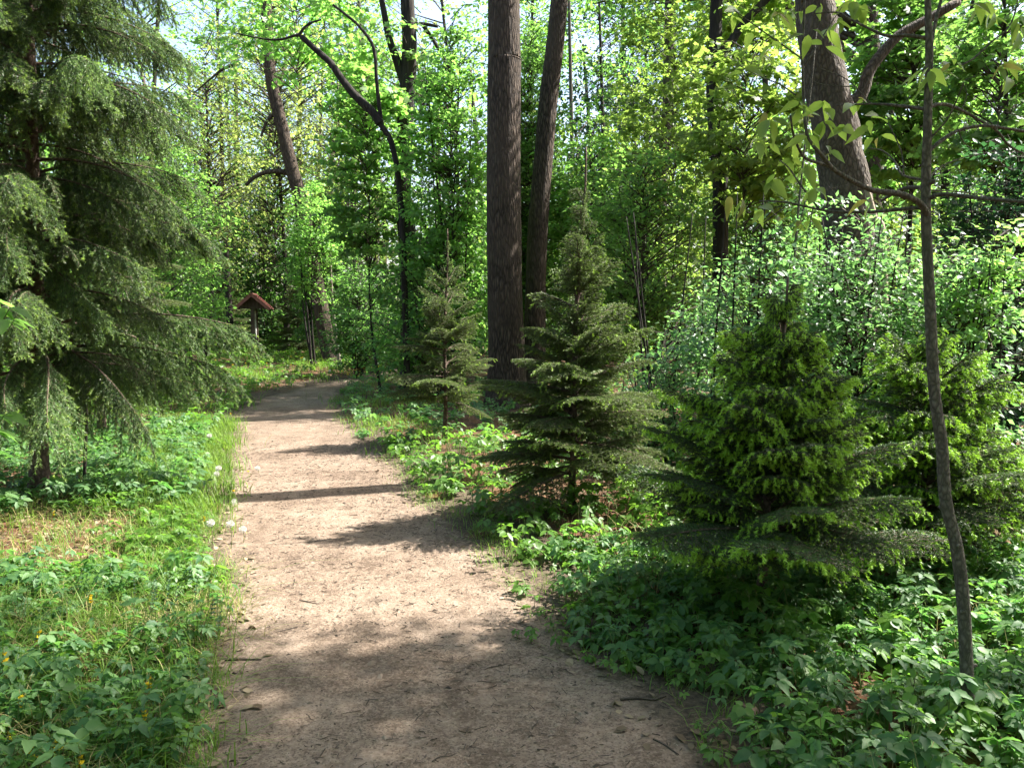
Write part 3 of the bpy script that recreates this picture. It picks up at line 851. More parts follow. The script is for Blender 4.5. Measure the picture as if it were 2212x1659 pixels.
# faces of these added crowns that reach into the camera's view are dropped
o0 = 0
for i in range(len(bw.V)):
    v = bw.V[i]; f = bw.F[i] - o0; o0 += len(v)
    c = v[f].mean(1)
    ok = ~((c[:, 1] > .6) & (np.abs(c[:, 0]) < c[:, 1] * .72 + .3))
    bw.F[i] = bw.F[i][ok]; bw.M[i] = bw.M[i][ok]
tag(bw.build('sky_blocking_wood', [M['mid'], M['fresh'], M['twig']]), 'mass of unseen leafy trees added around the camera to block sky light', 'trees', None, 'stuff')
us = MB()
for i in range(84):
    a = math.radians(-40 + 80 * (i + rng.uniform(-.4, .4)) / 83)
    y = rng.uniform(28, 38) if a > -.2 else rng.uniform(33.5, 40)
    crown(us, [math.tan(a) * y, y, rng.uniform(.6, 1.3)], rng.uniform(1.2, 2.2), 1.5, rng.uniform(1.0, 1.9), 22, 20, .185, T_DIA, .4, int(rng.random() < .5), 2, .55, None, .3, None, twr=.01)
tag(us.build('undergrowth', [M['mid'], M['dark'], M['twig']]), 'low tangled undergrowth between the far trunks', 'undergrowth', None, 'stuff')

# ------------------------------------------------------------------ spruces


def needles(mb, p0, p1, dens, ln, wd, mat, tip0, tip1, flatup=.0):
    """needles along many straight shoots p0->p1"""
    L = np.linalg.norm(p1 - p0, axis=1)
    k = np.maximum(2, (L * dens)).astype(int)
    si = np.repeat(np.arange(len(p0)), k); n = len(si)
    t = rng.uniform(0, 1, n)
    d = nrm(p1 - p0)[si]
    pos = p0[si] + (p1 - p0)[si] * t[:, None]
    side = nrm(np.cross(d, rng.normal(size=(n, 3))))
    v = nrm(d * rng.uniform(.55, 1.0, n)[:, None] + side * rng.uniform(.6, 1.0, n)[:, None] + [0, 0, flatup])
    ll = ln * rng.uniform(.7, 1.15, n)
    q = nrm(np.cross(v, rng.normal(size=(n, 3))))
    V = np.stack([pos - q * wd / 2, pos + q * wd / 2, pos + v * ll[:, None]], 1)
    F = np.arange(n * 3).reshape(-1, 3)
    a = np.clip(tip0[si] + (tip1 - tip0)[si] * np.clip((t - .45) * 1.8, 0, 1), 0, 1) * rng.uniform(.7, 1.0, n)
    mb.add(V.reshape(-1, 3), F, mat, np.repeat(a, 3))


def spruce_branch(L, hang, rise, droop, sp2, l2, sp3, l3, dens, ln, wd, tipamt, candle, seed_):
    """one bough along +x: limb, side shoots, twigs and needles"""
    mb = MB()
    n = 14
    t = np.linspace(0, 1, n)
    P = np.stack([L * t * (1 - .06 * t), .06 * L * np.sin(t * 3 + seed_) * t, L * (rise * t - droop * t * t)], -1)
    tube(mb, P, np.linspace(.006 + .007 * L, .0025, n), 4, 1)

    def on(tt):
        return np.stack([np.interp(tt, t, P[:, i]) for i in range(3)], -1)
    s0, s1, t1 = [], [], []
    tt = np.arange(.16, 1.0, sp2 / L)
    for i, a in enumerate(tt):
        for sgn in ((1, -1) if hang < .5 else (rng.choice([1, -1]),)):
            b = min(1, a + rng.uniform(-.5, .5) * sp2 / L)
            p = on(np.array([b]))[0]
            ll = l2 * L * (1.0 - .75 * b) * rng.uniform(.7, 1.2) + .05
            if hang > .5:
                ll = l2 * rng.uniform(.55, 1.2) * (.75 + .5 * math.sin(math.pi * min(1, b + .1)))
            dv = np.array([.75, sgn * rng.uniform(.6, .95), .05]) * (1 - hang) + hang * np.array([.25 + .25 * b, sgn * rng.uniform(.1, .42), -1.0])
            dv = dv / np.linalg.norm(dv)
            mid = p + dv * ll * .5
            dv2 = dv + [0, 0, -.25 - .4 * hang]; dv2 /= np.linalg.norm(dv2)
            e = mid + dv2 * ll * .5
            s0 += [p, mid]; s1 += [mid, e]; t1 += [0, tipamt * rng.random()]
            m = int(ll / sp3)
            for j in range(m):
                f = (j + .6) / (m + .2)
                q = p + (mid - p) * min(1, f * 2) + (e - mid) * max(0, f * 2 - 1)
                sd = np.cross(dv, [0, 0, 1.0]) if hang < .5 else np.cross(dv, rng.normal(size=3))
                sd = sd / max(np.linalg.norm(sd), .05) * (1 if j % 2 else -1)
                w = dv * .75 + sd * .75 + [0, 0, -.1 - .3 * hang]
                w /= np.linalg.norm(w)
                l = l3 * rng.uniform(.6, 1.2) * (1.1 - .55 * f)
                s0.append(q); s1.append(q + w * l); t1.append(tipamt * rng.random())
    # the limb itself, its outer part needled
    for i in range(n // 3, n - 1):
        s0.append(P[i]); s1.append(P[i + 1]); t1.append(tipamt if i > n - 4 else 0)
    s0 = np.array(s0); s1 = np.array(s1); t1 = np.array(t1)
    sticks(mb, s0, s1, .0022, .0012, 1)
    needles(mb, s0, s1, dens, ln, wd, 0, np.zeros(len(s0)), t1)
    if candle > 0:
        pick = rng.random(len(s1)) < candle
        c0 = s1[pick]; d0 = nrm(s1[pick] - s0[pick])
        d1 = nrm(d0 + [0, 0, -.55]); d2 = nrm(d0 + [0, 0, -1.6])
        lc = rng.uniform(.028, .056, len(c0))[:, None]
        m = c0 + d1 * lc * .55; e = m + d2 * lc * .45
        one = np.ones(len(c0))
        needles(mb, c0, m, 520, .019, .0058, 0, one, one)
        needles(mb, m, e, 520, .017, .0058, 0, one, one)
    return mb


def variants(nm, leaf, wood, specs):
    return [(s[0], spruce_branch(*s, i * 1.7).mesh(nm, [M[leaf], M[wood]], False)) for i, s in enumerate(specs)]


BIG = variants('spruce_bough', 'needle', 'bark_spruce', [
    (1.9, .85, .10, .32, .03, .52, .05, .13, 420, .026, .0048, .95, 0),
    (1.6, .85, .05, .30, .03, .48, .05, .13, 420, .026, .0048, .95, 0),
    (1.3, .80, .12, .36, .028, .42, .05, .13, 430, .026, .0048, .95, 0),
    (2.2, .88, .14, .34, .032, .54, .055, .13, 400, .026, .0048, .95, 0),
    (.95, .75, .2, .3, .03, .28, .05, .1, 420, .02, .0034, .6, 0)])
YNG = variants('young_spruce_bough', 'needle2', 'bark_spruce', [
    (.95, .12, .25, .22, .034, .42, .036, .085, 520, .017, .004, .35, .05),
    (.75, .10, .28, .20, .033, .44, .036, .08, 540, .017, .004, .4, .05),
    (.55, .08, .30, .16, .032, .46, .036, .075, 560, .017, .004, .45, .05),
    (.32, .05, .40, .10, .03, .5, .036, .06, 600, .016, .004, .5, .05)])
TIP = variants('bright_spruce_bough', 'needle3', 'bark_spruce', [
    (.98, .10, .22, .20, .034, .42, .036, .08, 448, .017, .004, .04, .3),
    (.75, .10, .25, .18, .033, .44, .036, .08, 464, .017, .004, .04, .32),
    (.55, .08, .30, .16, .032, .46, .036, .075, 480, .017, .004, .04, .36),
    (.32, .05, .45, .12, .03, .5, .036, .06, 500, .016, .004, .04, .42)])


def spruce(name, label, foot, H, spread, lib, levels, per, r, z0=.25, lean=(0, 0), power=.8, tilt=(.55, -.12), leaf=None, top_leader=.25, yaw0=0.0, gap=None, vary=(.72, 1.15)):
    foot = np.array([foot[0], foot[1], gz(foot[0], foot[1])])
    o = thing(name, label, 'tree', foot)
    mb = MB()
    ax = lambda z: np.array([lean[0] * (z / H) ** 1.2, lean[1] * z / H, z])
    P = np.array([ax(z) for z in np.linspace(0, H, 30)]); P[0, 2] = -.1
    P[:, 0] += .012 * np.sin(np.linspace(0, 9, 30))
    tube(mb, P, np.linspace(r, .006, 30) * (1 + .3 * np.exp(-P[:, 2] / .15)), 10, 0, 0, .05, H)
    mb.build('trunk', [M['bark_spruce']], o)
    for i, z in enumerate(levels):
        f = np.clip((z - z0) / (H - top_leader - z0), 0, 1)
        Lz = spread * (1 - f) ** power + .14
        k = per if f < .85 else max(3, per - 2)
        for j in range(k):
            yaw = yaw0 + 2 * math.pi * (j + .5 * (i % 2)) / k + rng.normal() * .22 + i * .7
            if gap and gap(yaw, z): continue
            L = Lz * rng.uniform(*vary)
            base, me = min(lib, key=lambda q: abs(q[0] - L) + rng.uniform(0, .18))
            b = link('branch', me, o)
            b.location = tuple(ax(z + rng.normal() * .03))
            pt = tilt[0] * f + tilt[1] * (1 - f) + rng.normal() * (.07 if vary[0] > .5 else .17)
            b.rotation_euler = (rng.normal() * .12, -pt, yaw)
            s = L / base
            b.scale = (s, s * rng.uniform(.9, 1.1), min(1.2, max(.8, s)) if s < 1.3 else s)
    return o


lf = gnd(85, 1062, .08)
spruce('drooping_spruce', 'tall dark spruce with long drooping boughs beside the path', lf[:2], 8.5, 1.62, BIG,
       np.concatenate([np.linspace(1.12, 4.9, 35), np.linspace(5.1, 8.0, 10)]), 6, .075, .6, (.22, .1), .5, (.3, -.02), gap=lambda yaw, z: rng.random() < .2 + .12 * math.sin(z * 7), vary=(.5, 1.1))
fa = gnd(960, 932, .15)
spruce('young_spruce', 'slender brownish young spruce in front of the thick ridged trunk', fa[:2], 2.6, .74, YNG, np.concatenate([np.linspace(.45, 1.4, 12), np.linspace(1.5, 2.3, 7)]), 6, .028, .3, (.05, 0), 1.2, (.6, -.12), top_leader=.3, vary=(.35, 1.3), gap=lambda yaw, z: rng.random() < .34)
fb = gnd(1232, 1078, .15)
spruce('young_spruce', 'dense greyish-green young spruce with a tall bare leader', fb[:2], 2.8, .68, YNG, np.concatenate([np.linspace(.3, 1.45, 17), np.linspace(1.55, 2.35, 8)]), 7, .03, .25, (.1, 0), 1.15, (.65, -.1), top_leader=.5, yaw0=.4, vary=(.4, 1.25), gap=lambda yaw, z: rng.random() < (.2 if z < 1.4 else .4))
fc = gnd(1640, 1255, .2)
spruce('bright_tip_spruce', 'broad young spruce covered in bright lime shoot tips', fc[:2], 1.76, .9, TIP, np.concatenate([np.linspace(.3, 1.0, 11), np.linspace(1.08, 1.52, 6)]), 8, .026, .15, (.1, 0), 1.1, (.7, .04), top_leader=.22, vary=(.52, 1.08), gap=lambda yaw, z: rng.random() < .12)
fd = gnd(1992, 1175, .2)
spruce('bright_tip_spruce', 'lime-tipped young spruce standing behind the slender sapling', fd[:2], 1.5, .75, TIP, np.linspace(.25, 1.32, 13), 7, .022, .15, (0, 0), .95, (.7, .02), top_leader=.2, yaw0=.8, vary=(.5, 1.2))
spruce('distant_spruce', 'small bushy spruce between the notice post and the leaning trunk', at(645, 770, 30)[:2], 3.3, 1.1, YNG, np.linspace(.25, 2.9, 14), 6, .04, .2, (0, 0), .8, (.6, -.05))
spruce('distant_spruce', 'slim young spruce with a visible stem behind the roofed notice post', at(497, 770, 31)[:2], 3.6, 1.3, YNG, np.linspace(.5, 3.2, 12), 5, .05, .3, (0, 0), .8, (.5, -.05))
spruce('slim_spruce', 'slim reddish spruce stem under the drooping boughs', gnd(219, 934, .12)[:2], 4.2, 1.2, YNG, np.linspace(1.5, 3.9, 12), 5, .055, 1.3, (.1, 0), .7, (.4, -.15))

# ------------------------------------------------------------------ roofed notice post
nb = at(548, 772, 29); nb[2] = gz(nb[0], nb[1])
o = thing('notice_board', 'wooden notice board on two posts under a red-brown gabled roof', 'notice board', nb)
d = np.array([nb[0], nb[1]]) / np.hypot(nb[0], nb[1])
ang = math.atan2(d[1], d[0]) - .10
o.rotation_euler = (0, 0, ang)          # local x runs along the board, away from the camera
mb = MB(); box(mb, (0, 0, .95), (.11, .13, 1.98)); mb.build('post', [M['post']], o, False)
mb = MB(); box(mb, (1.2, 0, .95), (.11, .13, 1.98)); mb.build('post', [M['post']], o, False)
mb = MB(); box(mb, (.6, 0, 1.08), (1.08, .03, 1.0)); pn = mb.build('panel', [M['panel']], o, False)
for zz in (.55, 1.61):
    mb = MB(); box(mb, (.6, 0, zz), (1.085, .06, .07)); mb.build('rail', [M['post']], pn, False)
for xx in (-.06, 1.26):
    mb = MB(); box(mb, (xx, 0, 1.70), (.05, .9, .09)); mb.build('tie_beam', [M['post']], o, False)
    mb = MB(); mb.add([[xx - .02, -.42, 1.75], [xx - .02, .42, 1.75], [xx - .02, 0, 2.10], [xx + .02, -.42, 1.75], [xx + .02, .42, 1.75], [xx + .02, 0, 2.10]],
                      [[0, 2, 1], [3, 4, 5], [0, 1, 4], [0, 4, 3], [1, 2, 5], [1, 5, 4], [2, 0, 3], [2, 3, 5]])
    mb.build('gable', [M['post']], o, False)
for s in (1, -1):
    a = -s * math.radians(41)
    c_, s_ = math.cos(a), math.sin(a)
    R = np.array([[1, 0, 0], [0, c_, -s_], [0, s_, c_]])
    mid = np.array([.6, s * .315, 1.905])
    mb = MB(); box(mb, mid, (1.75, .80, .03), 0, R); rf = mb.build('roof', [M['roof']], o, False)
    for q in range(5):
        mb = MB(); box(mb, mid + R @ np.array([-.72 + q * .36, 0, .028]), (.05, .79, .022), 0, R); mb.build('batten', [M['roof']], rf, False)
    mb = MB(); box(mb, mid + R @ np.array([-.885, 0, -.02]), (.03, .82, .11), 0, R); mb.build('verge_board', [M['roof']], rf, False)
mb = MB(); box(mb, (.6, 0, 2.185), (1.78, .1, .04)); mb.build('ridge_cap', [M['roof']], o, False)

# garden stake under the drooping spruce
s0_, s1_ = gnd(178, 1054, .05), None
f = np.array([s0_[0], s0_[1], gz(s0_[0], s0_[1])])
tp = at(188, 790, s0_[1])
mb = MB(); tube(mb, smooth_line([[0, 0, -.1], (tp - f) * .5 + [.012, 0, 0], tp - f], 12), np.linspace(.016, .013, 12), 8, 0, 0, .06)
o = mb.build('stake', [M['bark_dark']])
o.location = tuple(f)
tag(o, 'thin dark straight stake standing under the drooping spruce', 'stake')

# ------------------------------------------------------------------ slender sapling on the carpet of leaves
SD = 2.76


def c6(x, y):
    return (1567 + .2929 * x, .2929 * y)


sf = gnd(2092, 1600, 0.0)
SD = sf[1]
sf = np.array([sf[0], sf[1], gz(sf[0], sf[1])])
sap = thing('sapling', 'slender bare-stemmed sapling with drooping yellow-green leaves rising from the carpet', 'sapling', sf)
tr = [(2092, 1610), (2090, 1500), (2081, 1300), (2066, 1180), (2043, 1080), (2035, 960), (2018, 840), (2008, 640), (2000, 450), (2003, 280), (2007, 120), (2004, 0), (2000, -160), (2006, -420)]
W = np.array([sf + [0, 0, -.06]] + [at(a, b, SD) for a, b in tr[1:]]) - sf
P = smooth_line(W, 70)
mb = MB(); tube(mb, P, np.interp(np.linspace(0, 1, 70), [0, .5, .75, 1], [.0245, .0195, .0135, .006]), 14, 0, 0, .05)
mb.build('trunk', [M['bark_sap']], sap)
limbs = [([(1492, 1600), (1440, 1500), (1300, 1430), (1080, 1400), (900, 1310), (790, 1240), (700, 1130), (650, 1080)], .0125, .006, -.25),
         ([(1475, 1525), (1250, 1545), (1080, 1560), (850, 1560), (700, 1545), (450, 1490), (250, 1480)], .008, .003, .25),
         ([(690, 1540), (560, 1370), (470, 1240), (400, 1180)], .004, .002, .1),
         ([(760, 1220), (600, 1170), (540, 1090), (500, 980), (480, 850)], .006, .003, -.15),
         ([(1495, 1460), (1600, 1430), (1800, 1450), (2000, 1470), (2250, 1490)], .009, .006, -.2),
         ([(1485, 805), (1300, 780), (1100, 765), (820, 775)], .0075, .003, .2),
         ([(1495, 280), (1330, 260), (1200, 265), (1080, 220), (900, 130), (830, 90), (650, 100)], .007, .002, .1),
         ([(1490, 790), (1600, 765), (1740, 810), (1900, 900), (2000, 960), (2100, 1080), (2250, 1150)], .007, .004, .3),
         ([(1488, 1120), (1600, 1030), (1720, 960), (1900, 925), (2100, 950), (2250, 975)], .0075, .005, .1),
         ([(1492, 560), (1510, 400), (1540, 200), (1590, 0), (1640, -200)], .008, .005, .05),
         ([(1487, 1040), (1620, 900), (1700, 750), (1760, 600)], .004, .002, -.1),
         ([(1740, 480), (1830, 430), (1950, 320), (2080, 210), (2140, 80), (2160, -40)], .004, .002, .0),
         ([(1483, 1390), (1350, 1380), (1230, 1430), (1150, 1480)], .009, .005, .35),
         ([(1483, 1330), (1310, 1290), (1250, 1190), (1160, 1110), (1040, 1090)], .005, .002, .3),
         ([(655, 1085), (600, 980), (580, 800), (570, 450), (580, 100), (590, -60)], .006, .004, .0),
         ([(570, 500), (650, 380), (760, 200), (860, 50)], .003, .0015, .0),
         ([(575, 440), (450, 350), (250, 210), (60, 70)], .003, .0015, -.1),
         ([(520, 700), (400, 620), (250, 560), (100, 480)], .003, .0015, .1),
         ([(1315, 1280), (1300, 1130), (1230, 960), (1190, 890)], .003, .0015, .1),
         ([(1070, 760), (960, 640), (870, 570), (700, 500)], .0025, .0012, .1),
         ([(950, 640), (800, 630), (680, 610), (600, 560)], .002, .001, .1),
         ([(1740, 815), (1780, 700), (1760, 600), (1840, 560)], .002, .001, .0),
         ([(2000, 950), (2040, 800), (2130, 820), (2150, 640)], .0025, .001, .0),
         ([(1510, 1300), (1600, 1220), (1760, 1160), (1900, 1130), (2080, 1090)], .003, .001, .2),
         ([(1500, 1400), (1700, 1410), (1900, 1440), (2100, 1500)], .003, .001, .3),
         ([(1720, 960), (1760, 1050), (1850, 1110), (1990, 1120)], .002, .001, .1),
         ([(1850, 860), (1960, 790), (2080, 830), (2230, 870)], .0025, .001, .1)]
for ps, ra, rb, dd in limbs:
    Q = np.array([at(*c6(*p), SD + dd * e) for p, e in zip(ps, np.linspace(0, 1, len(ps)) ** 1.0)]) - sf
    if abs(ps[0][0] - 1489) > 16:      # a twig off another limb keeps that limb's depth
        near = .0
    Q = smooth_line(Q, 20)
    b = MB(); tube(b, Q, np.linspace(ra, rb, 20), 6)
    b.build('branch', [M['bark_sap']], sap)
for k in range(9):
    i = int(rng.integers(6, 48)); a = rng.uniform(0, 6.28)
    d_ = np.array([math.cos(a), math.sin(a), .35])
    b = MB(); tube(b, np.array([P[i] + d_ * .008, P[i] + d_ * .02, P[i] + d_ * rng.uniform(.026, .04)]), [.011, .009, .006], 7)
    b.build('branch_stub', [M['bark_sap']], sap)
TL = [leaf_ovate(.42, .25), leaf_ovate(.36, .45), leaf_ovate(.46, .1)]
LM = [MB() for _ in range(6)]
for i, m_ in enumerate(LM):
    m_.add(TL[i % 3][0] + [0, 0, 0], TL[i % 3][1])
LMe = [m_.mesh('leaf', [M['sapleaf' if i < 4 else 'bronze']]) for i, m_ in enumerate(LM)]
spots = [(70, 120, 3, 0), (190, 230, 2, 0), (330, 880, 5, 0), (290, 870, 3, 1), (570, 1010, 5, 0), (600, 1000, 3, 0), (740, 740, 3, 0), (760, 210, 3, 0), (840, 150, 4, 0), (960, 760, 2, 0), (1010, 745, 2, 1), (1060, 880, 3, 0),
         (1150, 860, 2, 0), (1110, 1010, 3, 1), (1500, 500, 4, 1), (1570, 540, 2, 0), (2080, 580, 2, 0), (1900, 30, 3, 0), (1960, 100, 3, 0), (2110, 460, 3, 1), (540, 780, 5, 1), (620, 810, 4, 1), (720, 900, 4, 0), (870, 930, 3, 0),
         (1060, 1490, 3, 1), (680, 1380, 4, 1), (110, 1470, 3, 1), (270, 400, 4, 1), (120, 500, 2, 0), (370, 310, 2, 0), (620, 240, 3, 0), (700, 330, 2, 0), (1010, 40, 3, 0), (930, 10, 3, 0), (440, 60, 4, 0), (390, 100, 3, 1),
         (1690, 470, 4, 1), (2030, 480, 4, 1), (1640, 460, 2, 0), (2180, 200, 3, 0), (760, 1110, 4, 1), (250, 1040, 4, 1), (310, 1060, 3, 0), (480, 1170, 3, 1), (590, 1230, 3, 0), (340, 1310, 4, 0), (520, 1640, 4, 1), (600, 1630, 3, 0),
         (250, 1520, 3, 0), (700, 30, 3, 0), (560, 90, 3, 0), (1840, 40, 3, 0), (2150, 130, 3, 0), (20, 1450, 3, 1), (480, 1330, 2, 0), (1420, 560, 2, 1)]
for (x, y, k, br) in spots:
    p0 = at(*c6(x, y), SD + rng.uniform(-.2, .25)) - sf
    a0 = rng.uniform(0, 6.28)
    for j in range(k):
        me = LMe[4 + rng.integers(2)] if (br and rng.random() < .35) else LMe[rng.integers(4)]
        l = link('leaf', me, sap)
        l.location = tuple(p0 + rng.normal(size=3) * .008)
        l.rotation_euler = (rng.normal() * .6, rng.uniform(.15, 1.15) if k > 2 else rng.uniform(-.1, .6), a0 + j * 6.28 / k + rng.normal() * .3)
        s = rng.uniform(.05, .105) * (.8 if br else 1)
        l.scale = (s, s, s)

# leafy shrub reaching in at the edge by the drooping spruce
eb = np.array([-2.75, 3.2, 0]); eb[2] = gz(eb[0], eb[1])
el = thing('elder_shrub', 'elder shrub reaching bright leaflets in front of the drooping spruce', 'shrub', eb)
mb = MB(); tube(mb, smooth_line([[0, 0, -.1], [.1, 0, .7], [.05, 0, 1.4], [.2, 0, 1.9]], 16), np.linspace(.02, .008, 16), 7); mb.build('stem', [M['bark_sap']], el)
eme = MB(); eme.add(*T_TOO); eme = eme.mesh('leaf', [M['fresh']])
for (u, v, y) in [(20, 665, 3.2), (30, 690, 3.1), (5, 690, 3.2), (10, 895, 3.1), (-5, 930, 3.15), (-10, 650, 3.3)]:
    e = at(u, v, y) - eb
    b = MB(); tube(b, smooth_line([[.1, 0, max(.4, e[2] - .35)], e * .6 + [0, 0, .15], e], 10), np.linspace(.006, .002, 10), 5); b.build('branch', [M['stem']], el)
    for j in range(7):
        l = link('leaf', eme, el)
        off = (j // 2) * .035
        l.location = tuple(e - [off, 0, 0])
        l.rotation_euler = (rng.normal() * .3, rng.uniform(.1, .7), (0 if j == 0 else (1 if j % 2 else -1) * rng.uniform(.7, 1.3)) + rng.normal() * .15)
        s = rng.uniform(.07, .10); l.scale = (s, s, s)

# ------------------------------------------------------------------ carpet of leafy plants


def sample(n, x0, x1, y0, y1, cond):
    out = []; m = 0
    while m < n:
        q = np.stack([rng.uniform(x0, x1, n * 2), rng.uniform(y0, y1, n * 2)], -1)
        q = q[cond(q[:, 0], q[:, 1])]
        out.append(q); m += len(q)
        if len(q) < 5: break
    return np.concatenate(out)[:n]


def in_view(x, y, pad=1.12):
    return np.abs(x) < (y * .637 * pad + .5)


def whorl_plants(mb, xy, h, size, tmpl, mat, stem=2, per=3, fives=.6):
    n = len(xy)
    z = gz(xy[:, 0], xy[:, 1])
    hh = h * rng.uniform(.45, 1.2, n)
    k = np.maximum(1, rng.poisson(per, n)); pi = np.repeat(np.arange(n), k); m = len(pi)
    base = np.stack([xy[:, 0], xy[:, 1], z - .01], -1)[pi]
    az = rng.uniform(0, 6.28, m)
    f = rng.uniform(.45, 1.0, m)
    lean = rng.uniform(.1, .55, m) * hh[pi] * f
    top = base + np.stack([np.cos(az) * lean, np.sin(az) * lean, hh[pi] * f], -1)
    if tmpl is not T_DIA:
        sticks(mb, base, top, .0016 + size * .012, .001 + size * .008, stem)
    nr = nrm(np.stack([np.cos(az) * .35, np.sin(az) * .35, np.ones(m)], -1) + rng.normal(size=(m, 3)) * .22)
    sz = size * np.repeat(rng.uniform(.6, 1.3, n), k) * rng.uniform(.7, 1.15, m)
    ref = nrm(np.cross(nr, np.stack([-np.sin(az), np.cos(az), np.zeros(m)], -1)))
    ref = nrm(np.stack([np.cos(az), np.sin(az), np.zeros(m)], -1) - nr * np.sum(nr * np.stack([np.cos(az), np.sin(az), np.zeros(m)], -1), -1, keepdims=True))
    bi = np.cross(nr, ref)
    five = rng.random(m) < fives
    for q, (an, sc_) in enumerate([(0, 1.0), (1.05, .92), (-1.05, .92), (2.1, .66), (-2.1, .66)]):
        ok = np.ones(m, bool) if q < 3 else five
        aa = an + rng.normal(size=m) * .15
        dv = ref * np.cos(aa)[:, None] + bi * np.sin(aa)[:, None] - nr * rng.uniform(-.1, .3, m)[:, None]
        nn = nrm(nr + rng.normal(size=(m, 3)) * .15)
        scatter(mb, tmpl, (top + dv * (sz * .12)[:, None])[ok], frames(dv, nn)[ok], (sz * sc_ * rng.uniform(.85, 1.1, m))[ok], mat)


trunks_xy = np.array([fc[:2], fb[:2], fd[:2]])


def right_of(x, y, pad=.1):
    e = path_r(y) + pad + .12 * noise2(y * 2.1, y * 0, 1) + .07 * noise2(y * 6, y * 0, 4)
    return (x > e) & in_view(x, y)


def left_of(x, y, pad=.08):
    e = path_l(y) - pad + .09 * noise2(y * 2.4, y * 0, 6)
    return (x < e) & in_view(x, y)


gc = MB()
q = sample(1700, .3, 4.2, 2.0, 5.2, lambda x, y: right_of(x, y, .07) & (noise2(x * 2.2, y * 2.2, 9) > -.85))
whorl_plants(gc, q[:1150], .185, .066, T_TOO, 0)
whorl_plants(gc, q[1150:1450], .17, .058, T_SIX, 1)
whorl_plants(gc, q[1450:], .2, .045, T_ROUND, 1, per=5)
q = sample(620, .0, 4.5, 2.0, 6.5, lambda x, y: right_of(x, y, -.12))
whorl_plants(gc, q, .11, .045, T_SIX, 1, per=4)
q = sample(1150, -1.8, 7.5, 5.0, 9.5, lambda x, y: right_of(x, y, .15))
whorl_plants(gc, q, .26, .075, T_SIX, 1)
q = sample(1500, -4, 12, 9.3, 19, lambda x, y: right_of(x, y, .1))
whorl_plants(gc, q, .24, .085, T_DIA, 0, per=4)
tag(gc.build('ground_cover', [M['cover'], M['coverlime'], M['stem']]), 'leafy green carpet under the young spruces', 'ground cover', None, 'stuff')

gc = MB()
q = sample(820, -4.2, -1.0, 2.0, 4.6, lambda x, y: left_of(x, y, .1) & (noise2(x * 2.5, y * 2.5, 3) > -.5))
whorl_plants(gc, q[:560], .22, .06, T_TOO, 0)
whorl_plants(gc, q[560:], .18, .05, T_SIX, 1)
q = sample(170, -4.5, -1.2, 4.2, 6.4, lambda x, y: left_of(x, y, .1) & (noise2(x * 1.8, y * 1.8, 5) > .1))
whorl_plants(gc, q, .16, .065, T_SIX, 1)
q = sample(1560, -8, -1.8, 5.3, 11, lambda x, y: left_of(x, y, .35) & ((y > 6.3) | (noise2(x * 2.3, y * 2.3, 15) > .25)))
whorl_plants(gc, q, .24, .075, T_SIX, 0)
q = sample(1900, -20, -3, 10.5, 31, lambda x, y: left_of(x, y, .2))
whorl_plants(gc, q, .26, .10, T_DIA, 1, per=4)
tag(gc.build('ground_cover', [M['cover'], M['coverlime'], M['stem']]), 'leafy plants covering the verge round the drooping spruce', 'ground cover', None, 'stuff')


def blades(mb, xy, h, w, mat, bend=.6):
    n = len(xy)
    z = gz(xy[:, 0], xy[:, 1])
    az = rng.uniform(0, 6.28, n); hh = h * rng.uniform(.45, 1.25, n); bb = bend * rng.uniform(.2, 1.5, n)
    d = np.stack([np.cos(az), np.sin(az), np.zeros(n)], -1); s = np.stack([-np.sin(az), np.cos(az), np.zeros(n)], -1)
    base = np.stack([xy[:, 0], xy[:, 1], z - .01], -1)
    V = []
    for t, ww in ((0, 1), (.4, .9), (.75, .6)):
        c = base + d * (hh * bb * t * t)[:, None] + np.array([0, 0, 1]) * (hh * (t - .42 * np.minimum(bb, 1.1) * t ** 3))[:, None]
        V += [c - s * w / 2 * ww, c + s * w / 2 * ww]
    V.append(base + d * (hh * bb)[:, None] + np.array([0, 0, 1]) * (hh * (1 - .42 * np.minimum(bb, 1.1)))[:, None])
    V = np.stack(V, 1)
    F = np.array([[0, 1, 3], [0, 3, 2], [2, 3, 5], [2, 5, 4], [4, 5, 6]])
    mb.add(V.reshape(-1, 3), (F[None] + (np.arange(n) * 7)[:, None, None]).reshape(-1, 3), mat)


gs = MB()
# lush tufts by the path edge, long bent blades near the camera, thin grass elsewhere
tuft = lambda n, x0, x1, y0, y1, cond, rad, k: (lambda c: np.repeat(c, k, 0) + rng.normal(size=(len(c) * k, 2)) * rad)(sample(n, x0, x1, y0, y1, cond))
blades(gs, tuft(330, -5.2, -2.1, 6.3, 12, lambda x, y: left_of(x, y, .08) & (x > path_l(y) - 1.1), .09, 22), .24, .006, 0, .8)
blades(gs, tuft(210, -4, -.9, 2.0, 6.6, lambda x, y: left_of(x, y, .03) & (x > path_l(y) - .7), .07, 16), .20, .0045, 0, 1.0)
blades(gs, tuft(100, -4, -1.2, 2.0, 4.4, lambda x, y: left_of(x, y, .1), .08, 16), .30, .0048, 0, 1.4)
blades(gs, tuft(120, -4.4, -1.2, 2.2, 4.2, lambda x, y: left_of(x, y, .15), .10, 12), .22, .0035, 1, 1.2)
blades(gs, tuft(150, -4.8, -1.4, 3.9, 6.4, lambda x, y: left_of(x, y, .12) & (noise2(x * 1.6, y * 2.1, 12) > -.2), .13, 11), .16, .004, 1, 1.6)
blades(gs, tuft(200, -4.8, -1.4, 3.9, 6.6, lambda x, y: left_of(x, y, .12), .08, 14), .18, .0045, 0, 1.1)
blades(gs, tuft(150, -9, -3.6, 12, 27, lambda x, y: left_of(x, y, .0), .16, 26), .3, .012, 0, .8)
